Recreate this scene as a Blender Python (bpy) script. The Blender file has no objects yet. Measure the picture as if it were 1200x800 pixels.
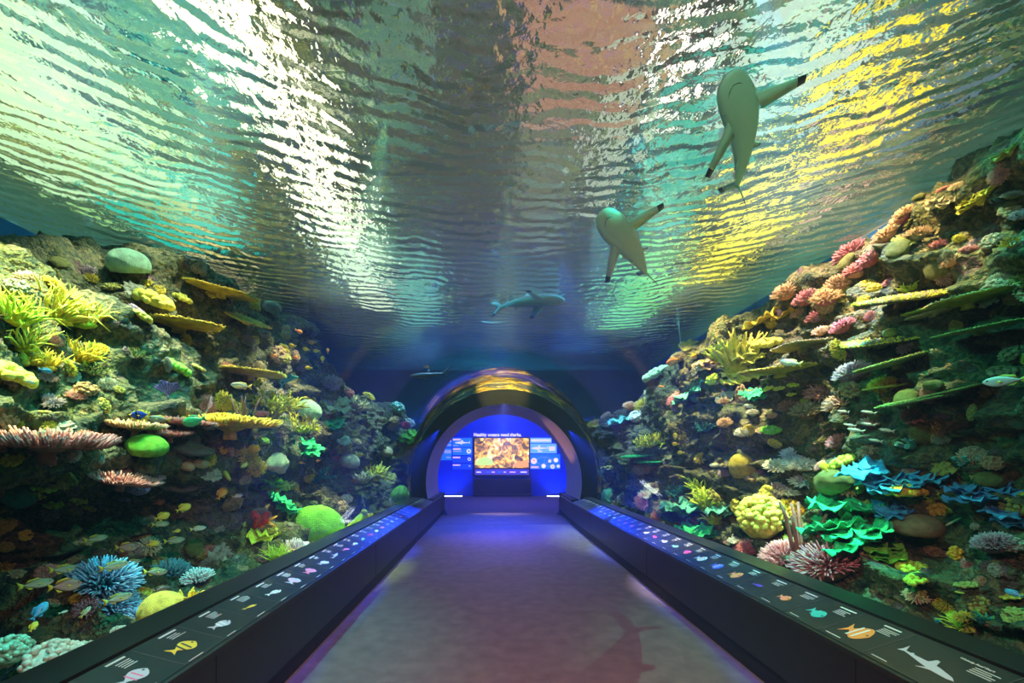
import bpy, bmesh, math, random
import numpy as np
from mathutils import Vector, Matrix, Euler
from mathutils.bvhtree import BVHTree
PI = math.pi
R = math.radians
scene = bpy.context.scene
col = scene.collection
# ------------------------------------------------------------------ camera
CX, CY, F, EYE = 578.0, 540.0, 500.0, 1.55
cam_d = bpy.data.cameras.new('camera'); cam = bpy.data.objects.new('camera', cam_d); col.objects.link(cam)
cam.location = (0, 0, EYE); cam.rotation_euler = (R(90), 0, 0)
cam_d.sensor_width = 36; cam_d.lens = 15.0
cam_d.shift_x = (600-CX)/1200; cam_d.shift_y = (CY-400)/1200
cam_d.clip_start = 0.02; cam_d.clip_end = 100
scene.camera = cam
# ------------------------------------------------------------------ world, exposure
wd = bpy.data.worlds.new('world'); scene.world = wd; wd.use_nodes = True
wd.node_tree.nodes['Background'].inputs[0].default_value = (0.02, 0.05, 0.06, 1)
wd.node_tree.nodes['Background'].inputs[1].default_value = 0.5
scene.view_settings.view_transform = 'Standard'; scene.view_settings.look = 'None'
scene.view_settings.gamma = 1; scene.view_settings.exposure = 0.38
scene.view_settings.use_curve_mapping = False
cy = scene.cycles
cy.use_denoising = True
cy.max_bounces = 8; cy.diffuse_bounces = 2; cy.glossy_bounces = 3; cy.transmission_bounces = 4
cy.transparent_max_bounces = 12; cy.volume_bounces = 0
cy.caustics_reflective = False; cy.caustics_refractive = False
cy.sample_clamp_direct = 12; cy.sample_clamp_indirect = 4
WATER = 4.15
def ray(px, py): return Vector(((px-CX)/F, 1, (CY-py)/F))
def at(px, py, d): return Vector((0, 0, EYE)) + ray(px, py)*d
# ------------------------------------------------------------------ lights (all stand above the water or in the walkway)
def link(o): col.objects.link(o); return o
def spot(loc, target, power, color, angle=40, blend=0.6, size=0.0):
    l = bpy.data.lights.new('spotlight', 'SPOT'); l.energy = power; l.color = color
    l.spot_size = R(angle); l.spot_blend = blend; l.shadow_soft_size = size
    o = link(bpy.data.objects.new('spotlight', l)); o.location = loc
    o.rotation_euler = (Vector(target)-Vector(loc)).to_track_quat('-Z', 'Y').to_euler(); return o
def area(loc, target, sx, sy, power, color, shape='RECTANGLE', rz=0):
    l = bpy.data.lights.new('added_tint_panel', 'AREA'); l.shape = shape; l.size = sx; l.size_y = sy
    l.energy = power; l.color = color
    o = link(bpy.data.objects.new('added_tint_panel', l)); o.location = loc
    o.rotation_euler = (Vector(target)-Vector(loc)).to_track_quat('-Z', 'Y').to_euler(); return o
def over_water(px, py, h=1.9):
    r = ray(px, py); t = (WATER-EYE)/r.z; p = r*t
    D = math.hypot(p.x, p.y); th = math.atan2(D, WATER-EYE); tt = math.asin(math.sin(th)/1.33)
    k = 1 + h*math.tan(tt)/D
    return Vector((p.x*k, p.y*k, WATER+h))
# glowing panels added over the tank to colour the rippled water: (px, py, size across, size along, radiance, colour, turn)
TINT_PANELS = [
 (335,140, .55, 3.8, 3.4, (1,.96,.70)),
 (420,310, .6, 3.0, 1.8, (.80,1,.70)),
 (20,100, 1.5, 2.4, 1.7, (.66,1,.62)),
 (10,215, 1.6, 1.4, 1.2, (.55,1,.35)),
 (120,150, .6, 2.2, 1.1, (.75,.95,.35)),
 (200,235, 1.3, 1.8, 1.1, (.0,.85,.72)),
 (190,60, 1.1, 1.4, .6, (.2,.7,.35)),
 (250,330, .5, 1.6, 1.3, (1,.85,.4)),
 (140,300, .5, .8, 1.4, (1,.35,.15)),
 (490,350, .9, 2.2, .8, (.2,.8,.6)),
 (455,60, .6, 1.6, .38, (.2,.6,.4)),
 (690,40, 1.1, 1.3, .6, (1,.42,.26)),
 (640,220, .8, 2.2, .30, (.55,.6,.35)),
 (805,50, .26, 1.0, 3.0, (1,.9,.85)),
 (720,170, .35, 1.6, .9, (.8,.95,.75)),
 (800,205, .8, 1.5, .85, (.0,.75,.6)),
 (745,350, .9, 2.6, 1.3, (.2,1,.3)),
 (930,60, 1.0, 1.0, 1.1, (.8,1,.92)),
 (1000,130, .6, 1.2, 2.2, (1,.72,.0)),  # stands in for the yellow coral mirrored in the surface
 (860,280, .7, 2.0, 2.2, (1,.85,.05)),
 (1010,215, .8, .9, 1.8, (1,.5,.4)),
 (880,335, .6, 2.4, 6.0, (1,.95,.8)),
 (950,250, .5, .9, 1.0, (1,.7,.5)),
 (1090,110, .8, 1.1, .45, (.4,.6,.8)),
 (1180,60, .9, 1.1, .35, (.5,.7,.2)),
]
for (px, py, sx, sy, L, c) in TINT_PANELS:
    p = over_water(px, py)
    area(p, p+Vector((0, 0, -1)), sx, sy, L*PI*sx*sy, c)
WHITE, WARM, YEL, TEAL, GRN, BLUE = (1,.95,.85), (1,.85,.6), (1,.85,.25), (.05,.75,.8), (.1,.9,.45), (.12,.35,1)
# spot lamps: position, target, watts, colour, cone
SPOTS = [
 ((-3.0,2.6,6.4),(-4.1,2.9,2.8),8200,(.95,1,.30),42),
 ((-2.6,4.6,6.4),(-3.9,4.6,3.4),2200,(.9,1,.65),34),
 ((-3.5,3.4,6.4),(-3.15,3.7,1.6),3600,(1,.86,.62),34),
 ((-3.4,5.0,6.4),(-3.0,4.9,1.6),4200,(1,.88,.5),30),
 ((-1.8,7.0,6.4),(-3.1,6.5,1.7),5600,(1,.95,.55),30),
 ((-1.5,9.5,6.4),(-2.8,9.5,1.5),3400,(.55,1,.7),34),
 ((-2.3,3.0,6.4),(-3.2,3.0,.5),3000,(.05,.75,.75),60),
 ((-1.5,6.0,6.4),(-2.5,6.0,.4),5200,(.5,1,.35),28),
 ((2.4,6.8,6.4),(3.4,6.8,2.8),6600,(1,.85,.35),34),
 ((2.4,5.0,6.4),(3.9,4.8,3.0),6000,(1,.74,.5),38),
 ((2.0,8.5,6.4),(3.0,8.5,1.5),3600,(.6,1,.8),44),
 ((1.9,5.2,6.4),(2.8,5.1,.7),7000,(1,.95,.45),24),
 ((2.3,3.9,6.4),(2.95,3.7,.6),6500,(.1,1,.45),19),
 ((2.4,3.0,6.4),(3.1,2.8,.5),1600,(.1,.95,.6),50),
 ((2.6,4.2,6.4),(3.5,4.1,1.3),5200,(.08,.4,1),26),
 ((1.6,10.2,6.4),(2.7,10.2,1.5),4200,(.2,.35,1),44),
 ((2.3,3.6,6.4),(3.7,4.0,2.3),5200,(1,.72,.3),32),
 ((.26,7.6,6.4),(.26,10.3,3.6),8000,(1,.8,.2),20),  # added yellow spot, brightens the painted gold band over the portal
 ((3.2,3.6,5.3),(-3.7,3.3,.8),1700,(.03,.8,.62),30),  # added cross fill for the dark lower reef, with the next three
 ((3.0,6.5,5.3),(-3.0,6.8,1.0),900,(.05,.6,.8),40),
 ((-3.2,3.4,5.3),(3.4,3.3,.9),1500,(.03,.85,.5),30),
 ((-3.0,6.5,5.3),(3.1,7.0,1.2),900,(.05,.6,.8),40),
 ((-1.4,11,6.4),(-2.6,11,1.5),3000,(.2,.5,1),44),
]
for (a, b, w, c, an) in SPOTS: spot(a, b, w*2.7, c, an)
area((0, 5, 6.9), (0, 5, 0), 8, 12, 38, (.6, .62, .38))  # added wide panel giving the water surface its olive base tone
for (x, y) in ((-2.6, 2.5), (-2.4, 6.5), (0.9, 1.6), (2.2, 6.5), (0, 10)):
    spot((x, y, 6.5), (x*1.3, y, 0), 650, (.1, .75, .85), 150, .5)  # added teal floods, ambient fill for the reef
spot((.26, -1.9, 2.7), (1.6, 3.2, 4.0), 420, (.7, 1, .72), 50, .6)  # added spot behind the camera, brightens the shark bellies
# ------------------------------------------------------------------ noise in numpy
_rs = np.random.RandomState(7); _T = _rs.rand(64, 64, 64).astype(np.float32)
def vnoise(x, y, z):
    xi = np.floor(x).astype(int); yi = np.floor(y).astype(int); zi = np.floor(z).astype(int)
    fx = x-xi; fy = y-yi; fz = z-zi
    fx = fx*fx*(3-2*fx); fy = fy*fy*(3-2*fy); fz = fz*fz*(3-2*fz)
    r = 0
    for i in (0, 1):
        for j in (0, 1):
            for k in (0, 1):
                r = r + _T[(xi+i) % 64, (yi+j) % 64, (zi+k) % 64]*(fx if i else 1-fx)*(fy if j else 1-fy)*(fz if k else 1-fz)
    return r*2-1
def fbm(x, y, z, o=4, ridged=False):
    a, s, t = 1.0, 0, 0
    for k in range(o):
        n = vnoise(x+17.3*k, y+9.1*k, z+4.7*k)
        if ridged: n = 1-2*np.abs(n)
        s = s+a*n; t += a; a *= .5; x, y, z = x*2.03, y*2.03, z*2.03
    return s/t
# ------------------------------------------------------------------ mesh builder
class MB:
    def __init__(s): s.v = []; s.f = []; s.m = []
    def add(s, vs, fs, m=0):
        o = len(s.v); s.v.extend([tuple(v) for v in vs]); s.f.extend([tuple(i+o for i in f) for f in fs]); s.m.extend([m]*len(fs))
    def box(s, c, d, rot=None, m=0):
        vs = [Vector(((i & 1)-.5, ((i >> 1) & 1)-.5, ((i >> 2) & 1)-.5)) for i in range(8)]
        vs = [Vector((v.x*d[0], v.y*d[1], v.z*d[2])) for v in vs]
        if rot: vs = [rot @ v for v in vs]
        s.add([v+Vector(c) for v in vs], [(0,2,3,1),(4,5,7,6),(0,1,5,4),(2,6,7,3),(0,4,6,2),(1,3,7,5)], m)
    def tube(s, pts, rad, n=6, cap=True, m=0, flat=1.0):
        pts = [Vector(p) for p in pts]; k = len(pts)
        if not hasattr(rad, '__len__'): rad = [rad]*k
        vs = []; fs = []; up = Vector((.31, .17, .94))
        for i, p in enumerate(pts):
            t = (pts[min(i+1, k-1)]-pts[max(i-1, 0)]).normalized()
            a = t.cross(up)
            if a.length < .1: a = t.cross(Vector((1, 0, 0)))
            a.normalize(); b = t.cross(a)
            for j in range(n):
                g = 2*PI*j/n; vs.append(p+(a*math.cos(g)+b*math.sin(g)*flat)*rad[i])
        for i in range(k-1):
            for j in range(n):
                q = (j+1) % n; fs.append((i*n+j, i*n+q, (i+1)*n+q, (i+1)*n+j))
        if cap:
            fs.append(tuple(range(n))[::-1]); fs.append(tuple(range((k-1)*n, k*n)))
        s.add(vs, fs, m)
    def cone(s, p, q, r, n=5, m=0, tip=.35):
        s.tube([p, q], [r, r*tip], n, True, m)
    def lathe(s, prof, n=16, c=(0,0,0), M=None, m=0, wob=0, seed=0):
        vs = []; fs = []; k = len(prof); rr = random.Random(seed)
        ph = [rr.random()*6.28 for _ in range(4)]
        for r, z in prof:
            for j in range(n):
                g = 2*PI*j/n; w = 1+wob*(math.sin(2*g+ph[0])+.6*math.sin(3*g+ph[1])+.4*math.sin(5*g+ph[2]))
                v = Vector((r*w*math.cos(g), r*w*math.sin(g), z))
                if M: v = M @ v
                vs.append(v+Vector(c))
        for i in range(k-1):
            for j in range(n):
                q = (j+1) % n; fs.append((i*n+j, i*n+q, (i+1)*n+q, (i+1)*n+j))
        s.add(vs, fs, m)
    def ball(s, c, r, n=10, k=7, M=None, m=0, amp=0, fr=2, seed=0, z0=-1):
        vs = []; fs = []
        for i in range(k+1):
            th = PI*i/k
            for j in range(n):
                g = 2*PI*j/n; vs.append((math.sin(th)*math.cos(g), math.sin(th)*math.sin(g), max(z0, math.cos(th))))
        a = np.array(vs)
        if amp:
            q = 1+amp*fbm(a[:, 0]*fr+seed*3.7+20, a[:, 1]*fr+seed+20, a[:, 2]*fr+20, 3); a = a*q[:, None]
        out = []
        for p in a:
            v = Vector((p[0]*r[0], p[1]*r[1], p[2]*r[2])) if hasattr(r, '__len__') else Vector(p)*r
            if M: v = M @ v
            out.append(v+Vector(c))
        for i in range(k):
            for j in range(n):
                q = (j+1) % n; fs.append((i*n+j, (i+1)*n+j, (i+1)*n+q, i*n+q))
        s.add(out, fs, m)
    def mesh(s, name, mats, smooth=True):
        me = bpy.data.meshes.new(name); me.from_pydata(s.v, [], s.f)
        for mt in (mats if isinstance(mats, (list, tuple)) else [mats]): me.materials.append(mt)
        if any(s.m): me.polygons.foreach_set('material_index', s.m)
        if smooth: me.polygons.foreach_set('use_smooth', [True]*len(s.f))
        me.update(); return me
    def build(s, name, mats, parent=None, smooth=True, loc=None):
        o = bpy.data.objects.new(name, s.mesh(name, mats, smooth)); link(o)
        if parent: o.parent = parent
        if loc: o.location = loc
        return o
def tag(o, label=None, cat=None, group=None, kind=None):
    if label: o['label'] = label
    if cat: o['category'] = cat
    if group: o['group'] = group
    if kind: o['kind'] = kind
    return o
def empty(name, loc=(0,0,0), rot=(0,0,0), sc=1):
    o = link(bpy.data.objects.new(name, None)); o.location = loc; o.rotation_euler = rot
    o.empty_display_size = .1
    o.scale = (sc, sc, sc) if not hasattr(sc, '__len__') else sc
    return o
def copy_tree(o, parent=None):
    c = o.copy(); col.objects.link(c)
    if parent: c.parent = parent
    for ch in list(KIDS.get(o.name, [])): copy_tree(ch, c)
    return c
KIDS = {}
# ------------------------------------------------------------------ materials
def nmat(name):
    m = bpy.data.materials.new(name); m.use_nodes = True; nt = m.node_tree
    return m, nt, nt.nodes, nt.links
def c4(c): return (c[0], c[1], c[2], 1)
def simple(name, c, rough=.5, metal=0, spec=.5, emit=None, es=0, coat=0):
    m, nt, n, l = nmat(name); b = n['Principled BSDF']
    b.inputs['Base Color'].default_value = c4(c); b.inputs['Roughness'].default_value = rough
    b.inputs['Metallic'].default_value = metal; b.inputs['Specular IOR Level'].default_value = spec
    b.inputs['Coat Weight'].default_value = coat
    if emit: b.inputs['Emission Color'].default_value = c4(emit); b.inputs['Emission Strength'].default_value = es
    return m
def mottled(name, stops, scale=6, rough=.7, bump=.3, bscale=30, spec=.3, stretch=(1,1,1), detail=6, coord='Object', bdist=.02, vor=False):
    """noise driven colour ramp with fine relief"""
    m, nt, n, l = nmat(name); b = n['Principled BSDF']
    tc = n.new('ShaderNodeTexCoord'); mp = n.new('ShaderNodeMapping'); mp.inputs['Scale'].default_value = stretch
    l.new(tc.outputs[coord], mp.inputs[0])
    t = n.new('ShaderNodeTexNoise'); t.inputs['Scale'].default_value = scale; t.inputs['Detail'].default_value = detail
    l.new(mp.outputs[0], t.inputs['Vector'])
    r = n.new('ShaderNodeValToRGB'); e = r.color_ramp.elements
    while len(e) < len(stops): e.new(.5)
    for i, (p, c) in enumerate(stops): e[i].position = p; e[i].color = c4(c)
    l.new(t.outputs[0], r.inputs[0]); l.new(r.outputs[0], b.inputs['Base Color'])
    b.inputs['Roughness'].default_value = rough; b.inputs['Specular IOR Level'].default_value = spec
    if bump:
        if vor: t2 = n.new('ShaderNodeTexVoronoi'); t2.inputs['Scale'].default_value = bscale
        else: t2 = n.new('ShaderNodeTexNoise'); t2.inputs['Scale'].default_value = bscale; t2.inputs['Detail'].default_value = 4
        l.new(mp.outputs[0], t2.inputs['Vector'])
        bp = n.new('ShaderNodeBump'); bp.inputs['Strength'].default_value = bump; bp.inputs['Distance'].default_value = bdist
        l.new(t2.outputs[0], bp.inputs['Height']); l.new(bp.outputs[0], b.inputs['Normal'])
    return m
def water_mat():
    m, nt, n, l = nmat('rippled_water'); n.remove(n['Principled BSDF']); out = n['Material Output']
    tc = n.new('ShaderNodeTexCoord'); mp = n.new('ShaderNodeMapping')
    mp.inputs['Location'].default_value = (-.6, 1.0, 0)
    l.new(tc.outputs['Object'], mp.inputs[0])
    nz = n.new('ShaderNodeTexNoise'); nz.inputs['Scale'].default_value = 2.2; nz.inputs['Detail'].default_value = 2
    l.new(mp.outputs[0], nz.inputs['Vector'])
    mx = n.new('ShaderNodeVectorMath'); mx.operation = 'MULTIPLY_ADD'
    l.new(nz.outputs['Color'], mx.inputs[0]); mx.inputs[1].default_value = (.35, .35, 0); l.new(mp.outputs[0], mx.inputs[2])
    w1 = n.new('ShaderNodeTexWave'); w1.wave_type = 'RINGS'; w1.rings_direction = 'Z'; w1.inputs['Scale'].default_value = 1.8
    w1.inputs['Distortion'].default_value = 1.2; w1.inputs['Detail'].default_value = 2; w1.inputs['Detail Scale'].default_value = 1.4
    l.new(mx.outputs[0], w1.inputs['Vector'])
    n2 = n.new('ShaderNodeTexNoise'); n2.inputs['Scale'].default_value = 9; n2.inputs['Detail'].default_value = 3
    l.new(mp.outputs[0], n2.inputs['Vector'])
    ad = n.new('ShaderNodeMath'); ad.operation = 'MULTIPLY_ADD'; l.new(w1.outputs['Fac'], ad.inputs[0]); ad.inputs[1].default_value = .55
    l.new(n2.outputs[0], ad.inputs[2])
    bp = n.new('ShaderNodeBump'); bp.inputs['Strength'].default_value = 1; bp.inputs['Distance'].default_value = WATER_BUMP
    l.new(ad.outputs[0], bp.inputs['Height'])
    gl = n.new('ShaderNodeBsdfGlossy'); gl.inputs['Roughness'].default_value = .06; gl.inputs['Color'].default_value = (.92, .92, .82, 1)
    rf = n.new('ShaderNodeBsdfRefraction'); rf.inputs['IOR'].default_value = 1.33; rf.inputs['Roughness'].default_value = .11
    rf.inputs['Color'].default_value = (1, .98, .88, 1)
    l.new(bp.outputs[0], gl.inputs['Normal']); l.new(bp.outputs[0], rf.inputs['Normal'])
    tr = n.new('ShaderNodeBsdfTransparent')
    a = n.new('ShaderNodeMixShader'); a.inputs[0].default_value = .5; l.new(gl.outputs[0], a.inputs[1]); l.new(rf.outputs[0], a.inputs[2])
    b = n.new('ShaderNodeMixShader'); b.inputs[0].default_value = .15; l.new(a.outputs[0], b.inputs[1]); l.new(tr.outputs[0], b.inputs[2])
    l.new(b.outputs[0], out.inputs[0]); return m
WATER_BUMP = .07
def acrylic():
    m, nt, n, l = nmat('clear_acrylic'); n.remove(n['Principled BSDF']); out = n['Material Output']
    lw = n.new('ShaderNodeLayerWeight'); pw = n.new('ShaderNodeMath'); pw.operation = 'POWER'; l.new(lw.outputs['Facing'], pw.inputs[0]); pw.inputs[1].default_value = 5
    fr = n.new('ShaderNodeMath'); fr.operation = 'MULTIPLY_ADD'; l.new(pw.outputs[0], fr.inputs[0]); fr.inputs[1].default_value = .8; fr.inputs[2].default_value = .008
    g = n.new('ShaderNodeBsdfGlossy'); g.inputs['Roughness'].default_value = .03
    t = n.new('ShaderNodeBsdfTransparent'); t.inputs[0].default_value = (.985, 1, 1, 1)
    x = n.new('ShaderNodeMixShader'); l.new(fr.outputs[0], x.inputs[0]); l.new(t.outputs[0], x.inputs[1]); l.new(g.outputs[0], x.inputs[2])
    l.new(x.outputs[0], out.inputs[0]); return m
# ------------------------------------------------------------------ the setting
TX, TZ, TR = .26, 1.03, 2.2
floor_m = mottled('mauve_concrete', [(.25,(.13,.085,.085)), (.5,(.165,.11,.11)), (.75,(.205,.14,.135))], 7, .75, .35, 120, .3, detail=12, bdist=.004)
mb = MB(); mb.add([(-1.75,-2.5,0),(2.3,-2.5,0),(2.3,12.3,0),(-1.75,12.3,0)], [(0,1,2,3)])
tag(mb.build('floor', floor_m, smooth=False), kind='structure')
mb = MB(); mb.box((.3, 15.7, -.05), (10, 6.8, .1)); tag(mb.build('floor', floor_m, smooth=False), kind='structure')
mb = MB(); mb.box((.25, 10.6, .004), (3.6, .035, .008))
tag(mb.build('trim_1', simple('threshold_strip', (.25,.22,.3), .4, .6), smooth=False), kind='structure')
tank_blue = mottled('tank_wall_blue', [(.3,(.004,.05,.16)), (.7,(.008,.10,.25))], 1.2, .6, .1, 20)
hall = mottled('hall_plaster', [(.3,(.10,.07,.04)), (.7,(.2,.15,.09))], .8, .8, .1, 20)
def quad(name, a, b, c, d, m, kind='structure'):
    q = MB(); q.add([a, b, c, d], [(0,1,2,3)]); return tag(q.build(name, m, smooth=False), kind=kind)
def slab(name, lo, hi, m):
    q = MB(); q.box([(lo[i]+hi[i])/2 for i in range(3)], [hi[i]-lo[i] for i in range(3)]); return tag(q.build(name, m, smooth=False), kind='structure')
slab('wall_left', (-5.45,-2.6,0), (-5.25,12.4,WATER), tank_blue)
slab('wall_right', (4.3,-2.6,0), (4.5,12.4,WATER), tank_blue)
slab('wall_left', (-5.6,-2.6,WATER), (-5.3,12.4,7.2), hall)
slab('wall_right', (4.35,-2.6,WATER), (4.6,12.4,7.2), hall)
slab('ceiling', (-5.6,-2.7,7.2), (4.6,12.6,7.3), hall)
slab('wall_front', (-5.6,-2.8,0), (4.6,-2.6,7.2), hall)
gravel = mottled('reef_gravel', [(.35,(.05,.07,.06)), (.5,(.2,.2,.15)), (.65,(.45,.42,.33))], 30, .8, .8, 60, bdist=.03)
slab('floor', (-5.25,-2.6,.15), (-1.8,12.25,.25), gravel)
slab('floor', (2.3,-2.6,.15), (4.3,12.25,.25), gravel)
# water surface, normals down: the rippled underside is what the walkway sees
def water_sheet():
    nx, ny = 130, 200
    X, Y = np.meshgrid(np.linspace(-5.25, 4.3, nx), np.linspace(-2.6, 12.25, ny))
    Z = .035*fbm(X*.9+9, Y*.9+30, X*0+3, 2)
    q = MB(); q.v = list(zip(X.ravel().tolist(), Y.ravel().tolist(), Z.ravel().tolist()))
    q.f = [(j*nx+i, (j+1)*nx+i, (j+1)*nx+i+1, j*nx+i+1) for j in range(ny-1) for i in range(nx-1)]; q.m = [0]*len(q.f)
    o = q.build('water_surface', water_mat(), loc=(0,0,WATER))
    tag(o, 'rippled underside of the water surface arching over the walkway', 'water', kind='stuff')
water_sheet()
# acrylic tunnel shell
def arch(r, y, n=64, a0=-8, a1=188, cx=TX, cz=TZ, rx=None):
    return [Vector((cx+(rx or r)*math.cos(R(a0+(a1-a0)*i/n)), y, cz+r*math.sin(R(a0+(a1-a0)*i/n)))) for i in range(n+1)]
def loft(rows, name, m, closed=False, smooth=True, parent=None):
    q = MB(); k = len(rows[0]); vs = [v for r in rows for v in r]
    fs = [(i*k+j, i*k+j+1, (i+1)*k+j+1, (i+1)*k+j) for i in range(len(rows)-1) for j in range(k-1)]
    if closed: fs += [((len(rows)-1)*k+j, (len(rows)-1)*k+j+1, j+1, j) for j in range(k-1)]
    q.add(vs, fs); return q.build(name, m, parent, smooth)
def glazing():
    q = MB(); n = 120
    for r in (TR, TR+.05):
        for i, y in enumerate((-2.5, 1, 4.7, 7.6, 10.38)):
            q.v += [tuple(v) for v in arch(r, y, n)]
    for o in (0, 5*(n+1)):
        for i in range(4):
            for j in range(n): a = o+i*(n+1)+j; q.f.append((a, a+1, a+n+2, a+n+1)); q.m.append(0)
    return q.build('tunnel_glazing', acrylic())
t = glazing()
tag(t, 'clear curved acrylic tunnel vault over the walkway', 'tunnel glazing')
# end wall of the tank with the round portal
def end_wall():
    n = 48; q = MB(); ring = arch(2.24, 12.25, n, -26, 206)
    out = []
    for i, v in enumerate(ring):
        d = Vector((v.x-TX, 0, v.z-TZ)); s = 1e9
        if d.x > 1e-6: s = min(s, (4.5-TX)/d.x)
        if d.x < -1e-6: s = min(s, (-5.4-TX)/d.x)
        if d.z > 1e-6: s = min(s, (7.2-TZ)/d.z)
        if d.z < -1e-6: s = min(s, (0-TZ)/d.z)
        out.append(Vector((TX+d.x*s, 12.25, TZ+d.z*s)))
    k = n+1; q.add(ring+out, [(i, i+1, k+i+1, k+i) for i in range(n)])
    # fill corners
    def corner(x, z):
        j = min(range(n), key=lambda i: (out[i]-Vector((x,12.25,z))).length+(out[i+1]-Vector((x,12.25,z))).length)
        q.add([out[j], (x,12.25,z), out[j+1]], [(0,1,2)])
    corner(4.5, 7.2); corner(-5.4, 7.2)
    return tag(q.build('wall_back', tank_blue, smooth=False), kind='structure')
end_wall()
black = simple('matte_black', (.003,.003,.004), .6, spec=.2)
sleeve_m = simple('portal_sleeve_paint', (.42,.36,.40), .6)
pr = empty('portal_ring', (TX, 10.4, 0)); tag(pr, 'thick black round portal ring at the end of the tunnel', 'portal')
for rows, nm, mm in (([arch(1.90,10.40,64,-13,193), arch(2.27,10.40,64,-13,193)], 'ring_face', black), ([arch(2.27,10.40,64,-26,206), arch(2.27,12.24,64,-26,206)], 'outer_shell', black), ([arch(1.90,10.40,64,-13,193), arch(1.86,12.32,64,-13,193)], 'sleeve', sleeve_m)):
    q = loft(rows, nm, mm); q.parent = pr; q.matrix_parent_inverse = Matrix.Translation((-TX,-10.4,0))
# added band where the vault meets the portal; its gold and violet reflections are painted
def reflection_band():
    m, nt, n, l = nmat('painted_gold_reflection'); b = n['Principled BSDF']
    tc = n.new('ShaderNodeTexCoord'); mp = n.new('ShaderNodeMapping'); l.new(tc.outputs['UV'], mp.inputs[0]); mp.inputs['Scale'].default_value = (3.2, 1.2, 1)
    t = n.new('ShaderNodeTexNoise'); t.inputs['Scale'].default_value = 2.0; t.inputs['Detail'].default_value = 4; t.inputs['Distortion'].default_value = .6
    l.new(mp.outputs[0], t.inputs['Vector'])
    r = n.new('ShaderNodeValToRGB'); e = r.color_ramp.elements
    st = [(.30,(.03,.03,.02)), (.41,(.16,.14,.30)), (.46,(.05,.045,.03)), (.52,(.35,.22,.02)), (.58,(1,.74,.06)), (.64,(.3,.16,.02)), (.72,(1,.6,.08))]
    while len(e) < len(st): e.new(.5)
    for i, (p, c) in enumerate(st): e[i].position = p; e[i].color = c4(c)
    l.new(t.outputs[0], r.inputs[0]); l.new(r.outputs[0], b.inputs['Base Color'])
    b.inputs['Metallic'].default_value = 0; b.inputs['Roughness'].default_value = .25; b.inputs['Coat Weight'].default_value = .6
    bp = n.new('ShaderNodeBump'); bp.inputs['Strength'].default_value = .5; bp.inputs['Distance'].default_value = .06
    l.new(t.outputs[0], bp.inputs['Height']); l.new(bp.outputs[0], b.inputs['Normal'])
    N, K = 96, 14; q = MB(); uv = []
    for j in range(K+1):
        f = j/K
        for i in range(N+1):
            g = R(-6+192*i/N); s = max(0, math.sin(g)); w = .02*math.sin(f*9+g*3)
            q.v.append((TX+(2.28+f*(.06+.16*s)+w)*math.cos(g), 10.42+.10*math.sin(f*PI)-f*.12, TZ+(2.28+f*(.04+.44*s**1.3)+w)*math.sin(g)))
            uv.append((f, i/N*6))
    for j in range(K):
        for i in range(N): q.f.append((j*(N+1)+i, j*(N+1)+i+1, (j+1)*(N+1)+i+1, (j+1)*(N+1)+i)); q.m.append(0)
    o = q.build('painted_reflection_band', m); ul = o.data.uv_layers.new(name='UVMap')
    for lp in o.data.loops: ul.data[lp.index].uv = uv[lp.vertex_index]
    tag(o, 'added band of painted golden and violet reflections arching over the black portal ring', 'portal cuff')
reflection_band()
def haze():
    """the tank water, faintly cloudy: everything between the vault and the tank walls"""
    m, nt, n, l = nmat('cloudy_water'); n.remove(n['Principled BSDF']); v = n.new('ShaderNodeVolumePrincipled')
    v.inputs['Color'].default_value = (.3, .6, .85, 1); v.inputs['Density'].default_value = HAZE; v.inputs['Anisotropy'].default_value = .2
    v.inputs['Absorption Color'].default_value = (.1, .6, .8, 1)
    l.new(v.outputs[0], n['Material Output'].inputs['Volume'])
    a = [(TX+(TR+.06)*math.cos(R(-18+216*i/40)), TZ+(TR+.06)*math.sin(R(-18+216*i/40))) for i in range(41)]
    pr = a+[(-2.3,.2),(-5.24,.2),(-5.24,WATER-.08),(4.29,WATER-.08),(4.29,.2),(2.6,.2)]
    q = MB(); k = len(pr); q.add([(x, -2.4, z) for x, z in pr]+[(x, 12.2, z) for x, z in pr], [tuple(range(k)), tuple(range(k, 2*k))[::-1]]+[(i, k+i, k+(i+1) % k, (i+1) % k) for i in range(k)])
    tag(q.build('tank_water', m, smooth=False), 'clear blue green water filling the tank around the tunnel', 'water', kind='stuff')
HAZE = .010
haze()
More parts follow.
